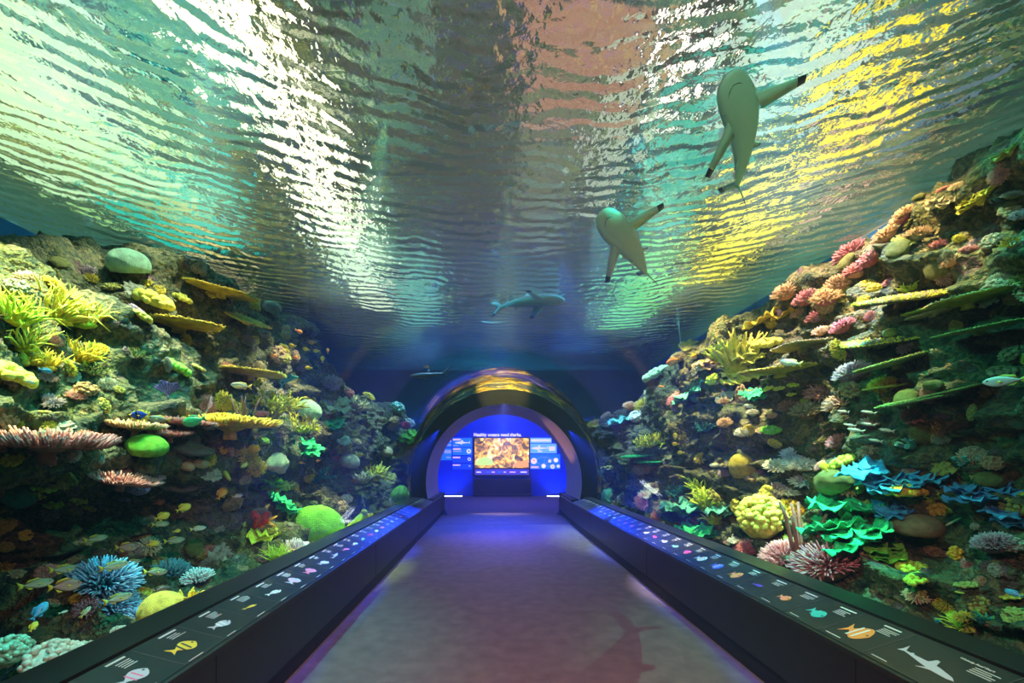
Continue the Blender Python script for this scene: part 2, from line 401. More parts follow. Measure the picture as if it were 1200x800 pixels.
# ------------------------------------------------------------------ reef rock
LKEYS = {
 -2.4: [(2.0,.25),(2.6,.3),(3.6,.7),(3.9,1.3),(3.1,1.55),(3.6,2.2),(4.0,2.6),(4.6,2.9),(5.3,3.0)],
 3.2: [(2.0,.25),(2.8,.3),(3.9,.7),(3.8,1.3),(3.15,1.6),(3.5,2.2),(3.9,2.65),(4.5,2.95),(5.3,3.0)],
 4.3: [(2.0,.25),(2.8,.3),(3.9,.7),(3.8,1.25),(3.1,1.55),(3.5,2.3),(3.8,3.0),(4.2,3.45),(5.3,3.6)],
 5.2: [(2.0,.25),(2.6,.3),(3.5,.8),(3.6,1.3),(3.0,1.6),(3.4,2.4),(3.7,3.2),(4.2,3.95),(5.3,4.0)],
 7.0: [(2.0,.25),(2.5,.3),(3.1,.8),(3.3,1.3),(3.1,1.8),(3.3,2.5),(3.5,3.3),(3.8,4.05),(5.3,4.0)],
 9.0: [(2.0,.25),(2.4,.3),(2.8,.8),(3.0,1.4),(3.0,1.9),(3.2,2.5),(3.3,3.1),(3.6,3.7),(5.3,3.8)],
 10.6:[(2.0,.25),(2.2,.3),(2.5,.8),(2.6,1.4),(2.7,1.9),(2.8,2.3),(2.9,2.6),(3.2,2.9),(5.3,3.0)],
 12.3:[(2.0,.25),(2.1,.3),(2.3,.8),(2.35,1.4),(2.35,1.9),(2.4,2.3),(2.5,2.6),(2.8,2.8),(5.3,2.9)]}
RKEYS = {
 -2.4: [(2.4,.25),(3.0,.4),(3.3,.8),(3.5,1.3),(3.5,1.9),(3.6,2.4),(3.8,3.0),(3.95,3.6),(4.4,4.1)],
 3.2: [(2.4,.25),(3.0,.4),(3.3,.8),(3.5,1.3),(3.5,1.9),(3.6,2.5),(3.8,3.1),(3.95,3.7),(4.4,4.05)],
 4.6: [(2.4,.25),(2.9,.4),(3.2,.9),(3.4,1.4),(3.4,2.0),(3.6,2.6),(3.75,3.2),(3.95,3.75),(4.4,3.9)],
 7.0: [(2.4,.25),(2.7,.4),(2.9,.9),(3.1,1.4),(3.1,2.0),(3.3,2.6),(3.6,3.2),(3.85,3.55),(4.4,3.7)],
 9.0: [(2.4,.25),(2.6,.4),(2.8,.9),(2.9,1.4),(3.0,1.9),(3.1,2.3),(3.2,2.7),(3.5,3.0),(4.4,3.1)],
 12.3:[(2.4,.25),(2.5,.4),(2.6,.9),(2.7,1.4),(2.8,1.8),(2.9,2.1),(3.0,2.3),(3.2,2.4),(4.4,2.5)]}
def reef(keys, side, seed, name, label):
    ys = sorted(keys); ny, nv = 400, 190
    Y = np.linspace(ys[0], 12.24, ny); s = np.linspace(0, 1, nv)
    K = np.array([keys[y] for y in ys]); k = K.shape[1]
    P = np.zeros((ny, k, 2))
    for c in range(2):
        for j in range(k): P[:, j, c] = np.interp(Y, ys, K[:, j, c])
    X = np.zeros((ny, nv)); Z = np.zeros((ny, nv))
    u = np.linspace(0, 1, k)
    for i in range(ny):
        X[i] = np.interp(s, u, P[i, :, 0]); Z[i] = np.interp(s, u, P[i, :, 1])
    for _ in range(4):
        X[:, 1:-1] = (X[:, :-2]+2*X[:, 1:-1]+X[:, 2:])/4; Z[:, 1:-1] = (Z[:, :-2]+2*Z[:, 1:-1]+Z[:, 2:])/4
    X = X*side; YY = np.repeat(Y[:, None], nv, 1)
    dXs, dZs = np.gradient(X, axis=1), np.gradient(Z, axis=1)
    L = np.hypot(dXs, dZs)+1e-9; NX, NZ = -side*np.abs(dZs)/L*1.0, np.abs(dXs)/L
    NX = -side*dZs/L; NZ = dXs*side/L
    big = fbm(X*1.0+seed, YY*.9+seed, Z*1.5+5, 3)
    mid = fbm(X*2.4+seed, YY*2.2+3, Z*3.6+seed, 4, True)
    fine = fbm(X*9+seed, YY*9, Z*12, 3)
    env = np.clip(np.minimum(s[None, :]*8, 1), 0, 1)
    d = (.42*big+.25*mid+.085*fine+.02)*env
    X2 = X+NX*d; Z2 = Z+NZ*d; Y2 = YY+.15*fbm(X*2, YY*2, Z*2+40, 3)
    # stay clear of the vault and the surface
    dx = X2-TX; dz = Z2-TZ; rr = np.hypot(dx, dz); lim = TR+.14
    X2 = np.where((rr < lim) & (Z2 > .3), TX+dx/rr*lim, X2); Z2 = np.where(rr < lim, np.maximum(TZ+dz/rr*lim, .2), Z2)
    X2 = np.where(Z2 <= .7, side*np.maximum(side*X2, (2.0 if side < 0 else 2.42)), X2)
    Z2 = np.minimum(Z2, WATER-.03); Y2 = np.clip(Y2, -2.5, 12.24)
    X2 = np.clip(X2, -5.24, 4.29)
    q = MB(); q.v = list(zip(X2.ravel().tolist(), Y2.ravel().tolist(), Z2.ravel().tolist()))
    if side > 0: q.f = [(j*nv+i, (j+1)*nv+i, (j+1)*nv+i+1, j*nv+i+1) for j in range(ny-1) for i in range(nv-1)]
    else: q.f = [(j*nv+i, j*nv+i+1, (j+1)*nv+i+1, (j+1)*nv+i) for j in range(ny-1) for i in range(nv-1)]
    q.m = [0]*len(q.f)
    o = q.build(name, ROCK); tag(o, label, 'reef rock')
    return o, BVHTree.FromPolygons(q.v, q.f)
ROCK = mottled('reef_rock', [(.28,(.01,.02,.02)), (.39,(.03,.045,.03)), (.46,(.12,.12,.05)), (.51,(.05,.07,.05)), (.57,(.20,.17,.08)), (.62,(.07,.08,.05)), (.68,(.17,.09,.11)), (.78,(.32,.36,.2))], 5, .85, 1, 22, .2, detail=12, coord='Object', bdist=.08)
reef_l, bvh_l = reef(LKEYS, -1, 11.0, 'reef_rock', 'craggy olive brown reef rock face filling the left tank')
reef_r, bvh_r = reef(RKEYS, 1, 31.0, 'reef_rock', 'craggy dark reef rock slope filling the right tank')
def hit(px, py):
    d = ray(px, py).normalized(); o = Vector((0, 0, EYE)); b = bvh_l if px < 590 else bvh_r
    loc, nor, idx, dist = b.ray_cast(o, d)
    if loc is None: return None
    if nor.dot(d) > 0: nor = -nor
    return loc, nor, loc.y
# ------------------------------------------------------------------ display counters along both sides of the walkway
COUNTER = simple('counter_black', (.012,.012,.016), .38)
KICK = simple('kick_black', (.006,.006,.008), .6)
RAILM = simple('rail_black', (.016,.018,.016), .3)
CARD = simple('card_charcoal', (.022,.026,.026), .28)
INK = simple('card_print', (.75,.68,.62), .6)
DIV = simple('card_divider', (.10,.10,.10), .5)
def ink(name, c): return simple(name, c, .5)
PR = {k: ink('print_'+k, v) for k, v in dict(yellow=(.85,.5,.03), orange=(.9,.3,.05), white=(.8,.78,.72), grey=(.35,.33,.33), pink=(.85,.2,.3), teal=(.05,.5,.42),
      blue=(.05,.15,.8), violet=(.16,.06,.5), silver=(.55,.5,.55), dark=(.03,.03,.04), red=(.8,.06,.08), olive=(.4,.36,.14), cyan=(.2,.6,.8)).items()}
def prism(pts, h, M, name, mats, parent):
    """flat picture: polygon of (u, v) given a hair of thickness"""
    q = MB(); n = len(pts); q.add([M(u, v, 0) for u, v in pts]+[M(u, v, h) for u, v in pts], [tuple(range(n, 2*n))]+[(i, (i+1) % n, n+(i+1) % n, n+i) for i in range(n)])
    return q.build(name, mats, parent, smooth=False)
def fish_outline(L, H, tail=.28, n=10):
    b = [(L*(.5-.8*i/n), H*.5*math.sin(PI*min(1, (i/n))**.8)) for i in range(n+1)]
    top = b[:-1]+[(-.28*L, H*.09), (-.5*L, H*tail*1.3)]; bot = [(u, -v) for u, v in top[::-1]]
    return top+[(-.42*L, 0)]+bot[:-1]
def shark_outline(L):
    p = [(.5,0),(.42,.045),(.2,.075),(.1,.08),(.03,.19),(-.02,.185),(-.03,.07),(-.25,.035),(-.30,.065),(-.32,.03),(-.40,.02),(-.50,.15),(-.47,.02),(-.49,-.05),(-.40,-.005),(-.28,-.015),(-.1,-.035),(.08,-.05),(.0,-.14),(.16,-.055),(.4,-.035)]
    return [(u*L, v*L) for u, v in p]
LSTY = [('silver','white',.15,.07),('silver','pink',.15,.075),('yellow','dark',.15,.085),('silver','white',.14,.06),('yellow','yellow',.12,.022),('white','silver',.15,.045),('silver','pink',.14,.1),('pink','olive',.15,.09),('silver','white',.15,.07),
 ('shark','silver',.2,.05),('pink','orange',.14,.05),('white','grey',.13,.05),('cyan','silver',.12,.04),('red','pink',.14,.045),('white','cyan',.15,.05),('pink','white',.13,.05)]
RSTY = [('shark','olive',.3,.07),('shark','silver',.3,.07),('orange','white',.15,.14),('teal','teal',.13,.085),('orange','pink',.10,.07),('violet','violet',.10,.03),('orange','yellow',.12,.11),('blue','yellow',.13,.1),('white','yellow',.14,.1),('red','pink',.12,.08),
 ('cyan','blue',.11,.06),('white','grey',.14,.06),('red','orange',.13,.05),('white','grey',.12,.07),('grey','silver',.11,.07),('pink','white',.11,.08),('pink','red',.1,.07),('pink','grey',.1,.05),('white','pink',.1,.05)]
def counter(side):
    xi, zi, xo, zo, xr = (-1.43,.58,-1.72,.655,-1.95) if side < 0 else (1.87,.56,2.18,.66,2.38)
    y0, y1, yr = -2.4, 12.4, 10.36
    bend = (lambda y: 0) if side < 0 else (lambda y: .06*max(0, min(1, (y-10.4)/2)))
    root = empty('display_counter', (xi, 0, 0))
    tag(root, 'long low black display counter with fish identification panels along the '+('left' if side < 0 else 'right')+' side of the walkway', 'counter')
    I = Matrix.Translation((-xi, 0, 0))
    def ex(name, prof, m, ya, yb, par=root):
        q = MB(); n = len(prof); ys = [ya, min(yb, 10.4), yb] if yb > 10.4 > ya else [ya, yb]
        vs = [(x-xi+bend(y), y, z) for y in ys for x, z in prof]; k = len(ys)
        fs = [tuple(range(n)), tuple(range((k-1)*n, k*n))[::-1]]+[(r*n+i, r*n+(i+1) % n, (r+1)*n+(i+1) % n, (r+1)*n+i) for r in range(k-1) for i in range(n)]
        q.add(vs, fs); o = q.build(name, m, par, smooth=False); return o
    s = side
    ex('kick_panel', [(xi+s*.03, 0), (xi+s*.03, .15), (xi+s*.25, .15), (xi+s*.25, 0)], KICK, y0, y1-.02)
    ex('front_panel', [(xi, .15), (xi, zi-.02), (xi+s*.04, zi-.02), (xi+s*.04, .15)], COUNTER, y0, y1)
    for yy in (2.2, 5.2, 8.2): ex('joint', [(xi-s*.002, .15), (xi-s*.002, zi-.02), (xi, zi-.02), (xi, .15)], KICK, yy, yy+.006)
    ex('nosing', [(xi-s*.006, zi-.03), (xi-s*.006, zi), (xi+s*.02, zi+.008), (xi+s*.05, zi-.03)], RAILM, y0, y1)
    ex('carcass', [(xi+s*.04, .15), (xi+s*.04, zi-.03), (xo, zo-.03), (xr, zo-.03), (xr, 0), (xi+s*.25, 0), (xi+s*.25, .15)], KICK, y0, 10.3)
    ex('glass_rail', [(xo+s*.012, zo-.02), (xo+s*.012, zo+.012), (xr, zo+.02), (xr, zo-.02)], RAILM, y0, 10.36)
    ex('upstand', [(xi+s*.04, zi-.02), (xi+s*.02, zi+.05), (xi+s*.16, zi+.05), (xi+s*.16, zi-.02)], COUNTER, yr, y1)
    ex('end_plate', [(xi-s*.012, .04), (xi-s*.012, zi+.06), (xi+s*.17, zi+.06), (xi+s*.17, .04)], COUNTER, y1, y1+.03)
    # cards
    ln = math.hypot(xo-xi, zo-zi); V = Vector(((xo-xi)/ln, 0, (zo-zi)/ln)); U = Vector((0, -s, 0)); N = Vector((-s*V.z, 0, abs(V.x)))
    sty = LSTY if s < 0 else RSTY; y = 1.30 if s > 0 else 1.42; k = 0; W = .30
    rr = random.Random(5+s)
    while y < yr-.32:
        st = sty[k] if k < len(sty) else (rr.choice(['silver','pink','white','grey','cyan']), rr.choice(['white','grey','pink']), .10, rr.choice([.04,.06]))
        W = .44 if (s > 0 and k < 2) else .295
        yc = y+W/2; bb = bend(yc)
        def M(u, v, h, yc=yc, bb=bb):
            p = Vector((0, yc, 0))+U*u+V*(v+ln*.5)+N*h; return (p.x+bb, p.y, p.z+zi)
        cd = prism([(-W/2+.002, -ln/2+.015), (W/2-.002, -ln/2+.015), (W/2-.002, ln/2-.006), (-W/2+.002, ln/2-.006)], .006, M, 'species_card', CARD, root)
        Q = lambda u, v, h, M=M: M(u, v, h+.0062)
        if k < 22:
            sh = st[0] == 'shark'; L, H = st[2], st[3]; a = R(rr.choice([0, 8, -10, 0]))
            out = shark_outline(L) if sh else fish_outline(L, H)
            f = lambda pts: [(u*math.cos(a)-v*math.sin(a)-.02, u*math.sin(a)+v*math.cos(a)-.02) for u, v in pts]
            fp = prism(f(out), .0015, Q, 'shark_picture' if sh else 'fish_picture', PR[st[1] if sh else st[0]], cd)
            if k < 10 and not sh:
                Q2 = lambda u, v, h, M=M: M(u, v, h+.0078)
                for e in (-.12, .1): prism(f([(L*e, H*.4), (L*e+L*.07, H*.38), (L*e+L*.05, -H*.38), (L*e-L*.02, -H*.4)]), .0006, Q2, 'stripe', PR[st[1]], cd)
                prism(f([(L*.38+.006*math.cos(t), .004+.006*math.sin(t)) for t in (0,1,2,3,4,5)]), .001, Q2, 'eye_dot', PR['dark'], cd)
        q = MB()
        def strip(u, v, w, h):
            q.add([Q(u, v, 0), Q(u+w, v, 0), Q(u+w, v+h, 0), Q(u, v+h, 0)], [(0,1,2,3)]); q.add([Q(u, v, .0006), Q(u+w, v, .0006), Q(u+w, v+h, .0006), Q(u, v+h, .0006)], [(0,1,2,3)])
        tx = W/2-.15
        if not (s > 0 and k < 2): strip(tx, .115, .09+.03*rr.random(), .011)
        for j in range(3+rr.randint(0, 1)): strip(tx+.02, .092-.0135*j, .06+.045*rr.random(), .0045)
        strip(-W/2+.03, -.125, .07+.03*rr.random(), .005)
        tag(q.build('text_lines', INK, cd, smooth=False), kind='stuff')
        if s > 0 and k < 2:
            words(['Blacktip Reef Shark', 'Whitetip Reef Shark'][k], Q, tx-.06, .112, .0165, cd)
        prism([(W/2-.003, -ln/2+.02), (W/2-.0005, -ln/2+.02), (W/2-.0005, ln/2-.01), (W/2-.003, ln/2-.01)], .0015, Q, 'divider', DIV, cd)
        y += W; k += 1
def text_mesh(txt, size, depth=.002):
    cu = bpy.data.curves.new('lettering', 'FONT'); cu.body = txt; cu.size = size; cu.extrude = depth; cu.resolution_u = 3; cu.offset = size*.014
    ob = bpy.data.objects.new('lettering', cu); link(ob); dg = bpy.context.evaluated_depsgraph_get(); dg.update()
    me = bpy.data.meshes.new_from_object(ob.evaluated_get(dg)); bpy.data.objects.remove(ob); bpy.data.curves.remove(cu); return me
def words(txt, M, u, v, size, parent):
    me = text_mesh(txt, size, .0004)
    for vt in me.vertices: vt.co = Vector(M(u+vt.co.x, v+vt.co.y, .0006+vt.co.z))
    me.materials.clear(); me.materials.append(INK); o = link(bpy.data.objects.new('lettering', me)); o.parent = parent; return o
counter(-1); counter(1)
# ------------------------------------------------------------------ the blue exhibit room beyond the portal
BW = mottled('exhibit_blue_paint', [(.3,(.02,.06,.55)), (.7,(.03,.09,.65))], 1, .55, .05, 30)
slab('wall_left', (-3.3,12.3,0), (-3.15,19.0,4.2), BW); slab('wall_right', (3.85,12.3,0), (4.0,19.0,4.2), BW)
slab('wall_back', (-3.3,18.95,0), (4.0,19.1,4.2), BW); slab('ceiling', (-3.3,12.3,4.1), (4.0,19.1,4.2), BW)
def front_room():
    q = MB(); n = 40; a = arch(1.88, 12.33, n, -33, 213); out = []
    for v in a:
        d = Vector((v.x-TX, 0, v.z-TZ)); sc = 1e9
        if d.x > 1e-6: sc = min(sc, (4.0-TX)/d.x)
        if d.x < -1e-6: sc = min(sc, (-3.3-TX)/d.x)
        if d.z > 1e-6: sc = min(sc, (4.2-TZ)/d.z)
        if d.z < -1e-6: sc = min(sc, -TZ/d.z)
        out.append(Vector((TX+d.x*sc, 12.33, TZ+d.z*sc)))
    q.add(a+out, [(i, i+1, n+2+i, n+1+i) for i in range(n)]); tag(q.build('wall_front', BW, smooth=False), kind='structure')
front_room()
YB = 18.94
def wbox(name, x0, y0, x1, y1, depth, m, parent=None, y=YB):
    k = y/F; q = MB(); xa, xb = (x0-CX)*k, (x1-CX)*k; za, zb = EYE+(CY-y1)*k, EYE+(CY-y0)*k
    ox, oz = (0, 0) if not parent else (parent.location.x, parent.location.z); oy = 0 if not parent else parent.location.y
    q.box(((xa+xb)/2-ox, y-depth/2-oy, (za+zb)/2-oz), (xb-xa, depth, zb-za)); return q.build(name, m, parent, smooth=False)
def wloc(px, py, y=YB): return ((px-CX)*y/F, y, EYE+(CY-py)*y/F)
PBL = simple('info_blue', (.03,.25,.95), .5, emit=(.02,.22,1), es=.55); PBD = simple('info_deep_blue', (.02,.10,.8), .5, emit=(.01,.08,.9), es=.45)
PLT = simple('info_pale_blue', (.25,.55,.95), .5, emit=(.15,.45,1), es=.7); PWH = simple('print_lit_white', (.9,.85,.9), .5, emit=(.9,.8,1), es=.7)
PPK = simple('print_lit_pink', (.9,.55,.5), .5, emit=(1,.6,.6), es=.6)
PRD = simple('print_lit_red', (.9,.2,.1), .5, emit=(1,.2,.1), es=.6)
PLV = simple('print_lit_lavender', (.5,.5,.95), .5, emit=(.4,.45,1), es=.5)
def info(x0, y0, x1, y1, m, label, els, depth=.05):
    o = empty('info_panel', wloc((x0+x1)/2, y1)); tag(o, label, 'panel', 'blue info panels in the exhibit room')
    wbox('board', x0, y0, x1, y1, depth, m, o)
    for e in els:
        if e[0] == 'r': wbox(e[6] if len(e) > 6 else 'text_block', *e[1:5], depth+.01, e[5], o)
        if e[0] == 'c':
            _, cx_, cy_, r, mm = e; q = MB(); c = Vector(wloc(cx_, cy_))-o.location; rr = r*YB/F
            q.add([c+Vector((rr*math.cos(t*PI/8), -depth-.01, rr*math.sin(t*PI/8))) for t in range(16)], [tuple(range(16))])
            q.add([c+Vector((rr*math.cos(t*PI/8), -depth, rr*math.sin(t*PI/8))) for t in range(16)], [tuple(range(16))]); q.build('diagram_dot', mm, o, smooth=False)
        if e[0] == 'l':
            _, xa, ya, xb, yb = e; q = MB(); a = Vector(wloc(xa, ya))-o.location; b = Vector(wloc(xb, yb))-o.location
            a.y = b.y = -depth-.004; q.tube([a, b], .007, 4); q.build('diagram_line', PLV, o, smooth=False)
        if e[0] == 's':
            _, cx_, cy_, L, sg = e; c = Vector(wloc(cx_, cy_))-o.location
            prism([(u*sg, v) for u, v in shark_outline(L*YB/F)], .006, lambda u, v, h: c+Vector((u, -depth-h-.002, v)), 'shark_drawing', PWH, o)
info(516,513,529.3,524, PBL, 'small top left blue info panel with pale text', [('r',519,515.5,529,518,PLV),('r',518,520.5,529,522,PLV)])
info(515,525,529.3,539, PBL, 'lower left blue info panel beside the shark panels', [('r',521,527,529,531,PLV),('r',523,535,528,536.5,PLV)])
info(530.6,513,553.4,523.5, PBL, 'blue info panel with a white shark drawing', [('r',531,514,540,516,PPK),('s',542,518.8,18,-1),('r',531,521.5,537,522.5,PLV)])
info(530.6,524.5,553.4,533, PBL, 'blue info panel with the largest white round diagram', [('r',531,525,540,527,PPK),('r',531,528,541,529.3,PLV),('c',549.5,528.6,2.7,PWH),('c',549.5,528.6,1.2,PBD)])
info(530.6,534,553.4,542, PBD, 'dark blue info panel with a small ring diagram', [('r',530.8,535,539.5,536.8,PPK),('c',550,537.8,2,PWH),('c',550,537.8,1.3,PBD)])
info(530.6,543,553.4,550, PBD, 'lowest left dark blue info panel with a pink heading', [('r',530.8,544,539.5,545.5,PPK),('c',550.5,545.8,1.2,PLV)])
info(621.4,513,646,519, PLT, 'short pale blue title panel right of the screen', [('r',622,514.7,645,517.2,PWH)], .12)
info(621.4,519.8,652,531, PLT, 'pale blue info panel with a white whale shark shape', [('s',632,525.3,20,-1),('r',643,523,650,528,PWH),('r',630,528,635,529.2,PWH)], .1)
dots = [(625.5,540,3.6),(636.8,545.8,2.6),(644,540,1.9),(651.2,539,2.7),(647.2,546.5,2.6),(654,546,1.9)]
info(621.4,532,656,549.5, PBL, 'large blue food web panel with white circles', [('c',x,y,r,PWH) for x, y, r in dots]+[('c',625,540,2,PRD),('c',636.8,545.8,1,PPK),('c',651.2,539,1,PPK),('c',647.2,546.5,1,PBD),('r',622,546,631,548.3,PPK),
  ('l',625.5,540,634,535.5),('l',634,535.5,640,535.5),('l',640,535.5,651,539),('l',638,536,637,545),('l',637,545,644,540),('l',644,540,651,539),('l',625.5,540,636.8,545.8),('l',636.8,545.8,654,546),('l',651,539,647,546)], .07)
# screen
def screen_mat():
    m, nt, n, l = nmat('coral_video'); b = n['Principled BSDF']; b.inputs['Base Color'].default_value = (.01,.01,.01,1)
    tc = n.new('ShaderNodeTexCoord'); t = n.new('ShaderNodeTexNoise'); t.inputs['Scale'].default_value = 3.4; t.inputs['Detail'].default_value = 5; t.inputs['Distortion'].default_value = 1.3
    l.new(tc.outputs['Object'], t.inputs['Vector']); r = n.new('ShaderNodeValToRGB'); e = r.color_ramp.elements
    st = [(.30,(.05,.03,.02)), (.42,(.22,.12,.03)), (.50,(.9,.38,.02)), (.57,(1,.7,.08)), (.66,(1,.95,.6))]
    while len(e) < len(st): e.new(.5)
    for i, (p, c) in enumerate(st): e[i].position = p; e[i].color = c4(c)
    l.new(t.outputs[0], r.inputs[0]); l.new(r.outputs[0], b.inputs['Emission Color']); b.inputs['Emission Strength'].default_value = 1.1; return m
sc_ = empty('video_screen', wloc(587.5, 556)); tag(sc_, 'bright wall screen showing golden corals above a black cabinet', 'screen')
wbox('housing', 555, 512.5, 620.5, 557.5, .16, simple('screen_black', (.01,.01,.02), .3), sc_)
wbox('picture', 556.5, 513.5, 619.5, 548, .18, screen_mat(), sc_)
def pic(name, pts, m):
    q = MB(); q.add([Vector(wloc(x, y))-sc_.location+Vector((0, -.19, 0)) for x, y in pts]+[Vector(wloc(x, y))-sc_.location+Vector((0, -.182, 0)) for x, y in pts], [tuple(range(len(pts)))]); q.build(name, m, sc_, smooth=False)
pic('pictured_coral', [(557,544),(559,540),(564,536.5),(570,535),(576,538),(579.5,544),(575,544.8),(562,545)], simple('video_green', (.3,.5,.1), .5, emit=(.55,.8,.15), es=1.0))
pic('pictured_coral', [(600,545),(606,541),(612,540),(618,538),(619,547),(602,547)], simple('video_orange', (.3,.2,.1), .5, emit=(1,.35,.02), es=1.0))
wbox('caption_bar', 556.5, 549.5, 619.5, 556, .18, simple('caption_violet', (.1,.08,.4), .4, emit=(.08,.06,.5), es=.6), sc_)
for a, b, mm in ((558.5,564,PWH),(570,574,PBL),(576,580,PPK),(583,588,PBL),(590,593,PPK),(597,604,PPK),(609.5,617,PWH)): wbox('caption', a, 552.2, b, 553.6, .19, mm, sc_)
cb = empty('screen_cabinet', (.4, 18.8, 0)); tag(cb, 'low black cabinet under the bright wall screen', 'cabinet')
q = MB(); q.box((0,-.05,.42), (2.5,.28,.68)); q.build('body', simple('cabinet_black', (.006,.006,.012), .35), cb, smooth=False)
q = MB(); q.box((0,-.1,.06), (2.56,.4,.1)); q.build('plinth', COUNTER, cb, smooth=False)
q = MB(); q.box((0,-.20,.09), (2.5,.04,.02)); q.build('ledge', simple('ledge_blue', (.1,.15,.6), .4), cb, smooth=False)
HM = simple('headline', (.95,.9,.85), .5, emit=(1,.85,.75), es=.9); WD = 'Healthy oceans need sharks.'.split(); ms = [text_mesh(w, .29, .012) for w in WD]
wid = [max(v.co.x for v in m.vertices)-min(v.co.x for v in m.vertices) for m in ms]; gap = .10; k = 56*YB/F/(sum(wid)+gap*3)
hs = empty('headline_sign', (wloc(555,511)[0], YB-.02, wloc(555,511)[2])); tag(hs, 'cream raised headline lettering above the wall screen', 'sign'); x = 0
for m, w in zip(ms, wid):
    m.materials.clear(); m.materials.append(HM); o = link(bpy.data.objects.new('headline_word', m)); o.parent = hs; o.rotation_euler = (R(90), 0, 0); o.location = (x*k, 0, 0); o.scale = (k, 1.12*k, 1); x += w+gap
LED = simple('led_strip', (1,1,1), .5, emit=(.75,.85,1), es=5)
for x0, x1, y in ((-2.3,-1.35,18.6), (2.35,3.0,18.6)):
    q = MB(); q.box(((x0+x1)/2, y, .02), (x1-x0, .05, .03)); tag(q.build('floor_light_strip', LED, smooth=False), 'thin glowing white strip on the floor at the foot of the blue wall, '+('left' if x0 < 0 else 'right')+' of the cabinet', 'light')
q = MB(); q.box((.25,17.5,4.07), (1.1,.3,.05)); tag(q.build('ceiling_light', simple('lamp_white', (1,1,1), .5, emit=(.8,.85,1), es=4), smooth=False), 'slim white ceiling light glimpsed at the top of the portal', 'light')
def pt(loc, w, c, size=0):
    l = bpy.data.lights.new('room_lamp', 'POINT'); l.energy = w; l.color = c; l.shadow_soft_size = size; o = link(bpy.data.objects.new('room_lamp', l)); o.location = loc
spot((-1.8,18.2,.1), (-2.0,18.9,1.2), 60, (.02,.1,1), 120); spot((2.7,18.2,.1), (2.9,18.9,1.2), 60, (.02,.1,1), 120)
pt((.3,15.2,3.7), 420, (.06,.13,1)); pt((2.4,15.5,3.5), 60, (.7,.3,.9))
spot((.3,12.6,2.6), (.2,10.9,0), 420, (.05,.12,1), 80)
spot((.9,12.1,.9), (1.8,11.2,2.1), 50, (1,.45,.25), 50)
# blue lamps on the portal head over the counters; the walkway spots are added
for x, xt in ((-1.3, -1.70), (1.8, 2.14)):
    for y, w, an in ((8.0, 1100, 22), (6.2, 2600, 13), (4.4, 5200, 10)): spot((x, 10.2, 2.3), (xt, y, .61), w, (.01, .05, 1), an, .9)
spot((.26,10.3,2.95), (.2,7.6,0), 420, (.4,.22,1), 70, 1)
spot((.2,.5,3.1), (.2,3.8,0), 430, (1,.47,.46), 112, 1)  # added warm fill above the camera for the near floor
spot((.26,9.9,2.6), (.2,9.9,0), 900, (.02,.035,1), 95, 1)
# ------------------------------------------------------------------ coral shapes (unit size, base at 0, growing up z)
rnd = random.Random(3)
def rv(r, s=1): return Vector((r.uniform(-s, s), r.uniform(-s, s), r.uniform(-s, s)))
def g_table(seed, tips=520, thick=.09, stalk=.35, tl=.24):
    r = random.Random(seed); a = MB(); a.lathe([(.0, -.05), (.16, -.05), (.13, stalk*.5), (.35, stalk*.85), (.92, stalk-.0), (1.0, stalk+thick*.5), (.9, stalk+thick), (.4, stalk+thick*.8), (0, stalk+thick*.6)], 30, wob=.13, seed=seed)
    b = MB(); ph = random.Random(seed); p4 = [ph.random()*6.28 for _ in range(4)]
    for i in range(tips):
        g = r.random()*2*PI; w = 1+.13*(math.sin(2*g+p4[0])+.6*math.sin(3*g+p4[1])+.4*math.sin(5*g+p4[2]))
        rr = math.sqrt(r.random()) if i % 2 else r.uniform(.88, 1.02); rr *= w
        p = Vector((rr*math.cos(g), rr*math.sin(g), stalk+thick*.6)); d = Vector((math.cos(g)*.9*rr, math.sin(g)*.9*rr, .8)).normalized()*tl*r.uniform(.6, 1.3)
        b.cone(p, p+d+rv(r, .03), .034 if tl > .1 else .022, 4, tip=.5)
    return [('plate', a, 0), ('branchlets', b, 1)]
def g_staghorn(seed, n0=9, depth=3, thick=.05, spread=.9):
    r = random.Random(seed); a = MB(); tipm = MB()
    def grow(p, d, L, w, k):
        q = p+d*L*.5+rv(r, L*.06); e = q+(d+rv(r, .25)).normalized()*L*.5
        a.tube([p, q, e], [w, w*.85, w*.7], 5)
        if k == 0: tipm.tube([e, e+(d+rv(r, .2)).normalized()*L*.22], [w*.68, w*.25], 5); return
        for _ in range(r.choice([2, 3, 3])): grow(e-d*L*r.uniform(0, .3), (d+rv(r, .75)+Vector((0, 0, .15))).normalized(), L*r.uniform(.6, .85), w*.72, k-1)
    for i in range(n0):
        g = 2*PI*i/n0+r.random(); d = Vector((math.cos(g)*spread, math.sin(g)*spread, r.uniform(.5, 1.1))).normalized(); grow(Vector((0, 0, 0)), d, .42, thick, depth-1)
    return [('branches', a, 0), ('branch_tips', tipm, 1)]
def g_fingers(seed, n=46, L=.9, w=.055, curl=.5):
    r = random.Random(seed); b = MB(); b.ball((0,0,0), (.45,.45,.18), 12, 6, amp=.2, seed=seed); a = MB()
    for i in range(n):
        g = r.random()*2*PI; t = r.random()**.6; p = Vector((.4*t*math.cos(g), .4*t*math.sin(g), .1)); d = Vector((t*.95*math.cos(g), t*.95*math.sin(g), 1)).normalized()
        l = L*r.uniform(.6, 1.1); c = rv(r, curl); pts = [p, p+d*l*.35, p+(d+c*.25).normalized()*l*.7, p+(d+c*.7).normalized()*l]
        a.tube(pts, [w, w*1.1, w*.8, w*.25], 5)
    return [('base', b, 0), ('fingers', a, 1)]
def g_dome(seed, h=.75, amp=.07):
    a = MB(); a.ball((0,0,h*.35), (1,.95,h), 28, 18, amp=amp, fr=1.6, seed=seed, z0=-.5); return [('dome', a, 0)]
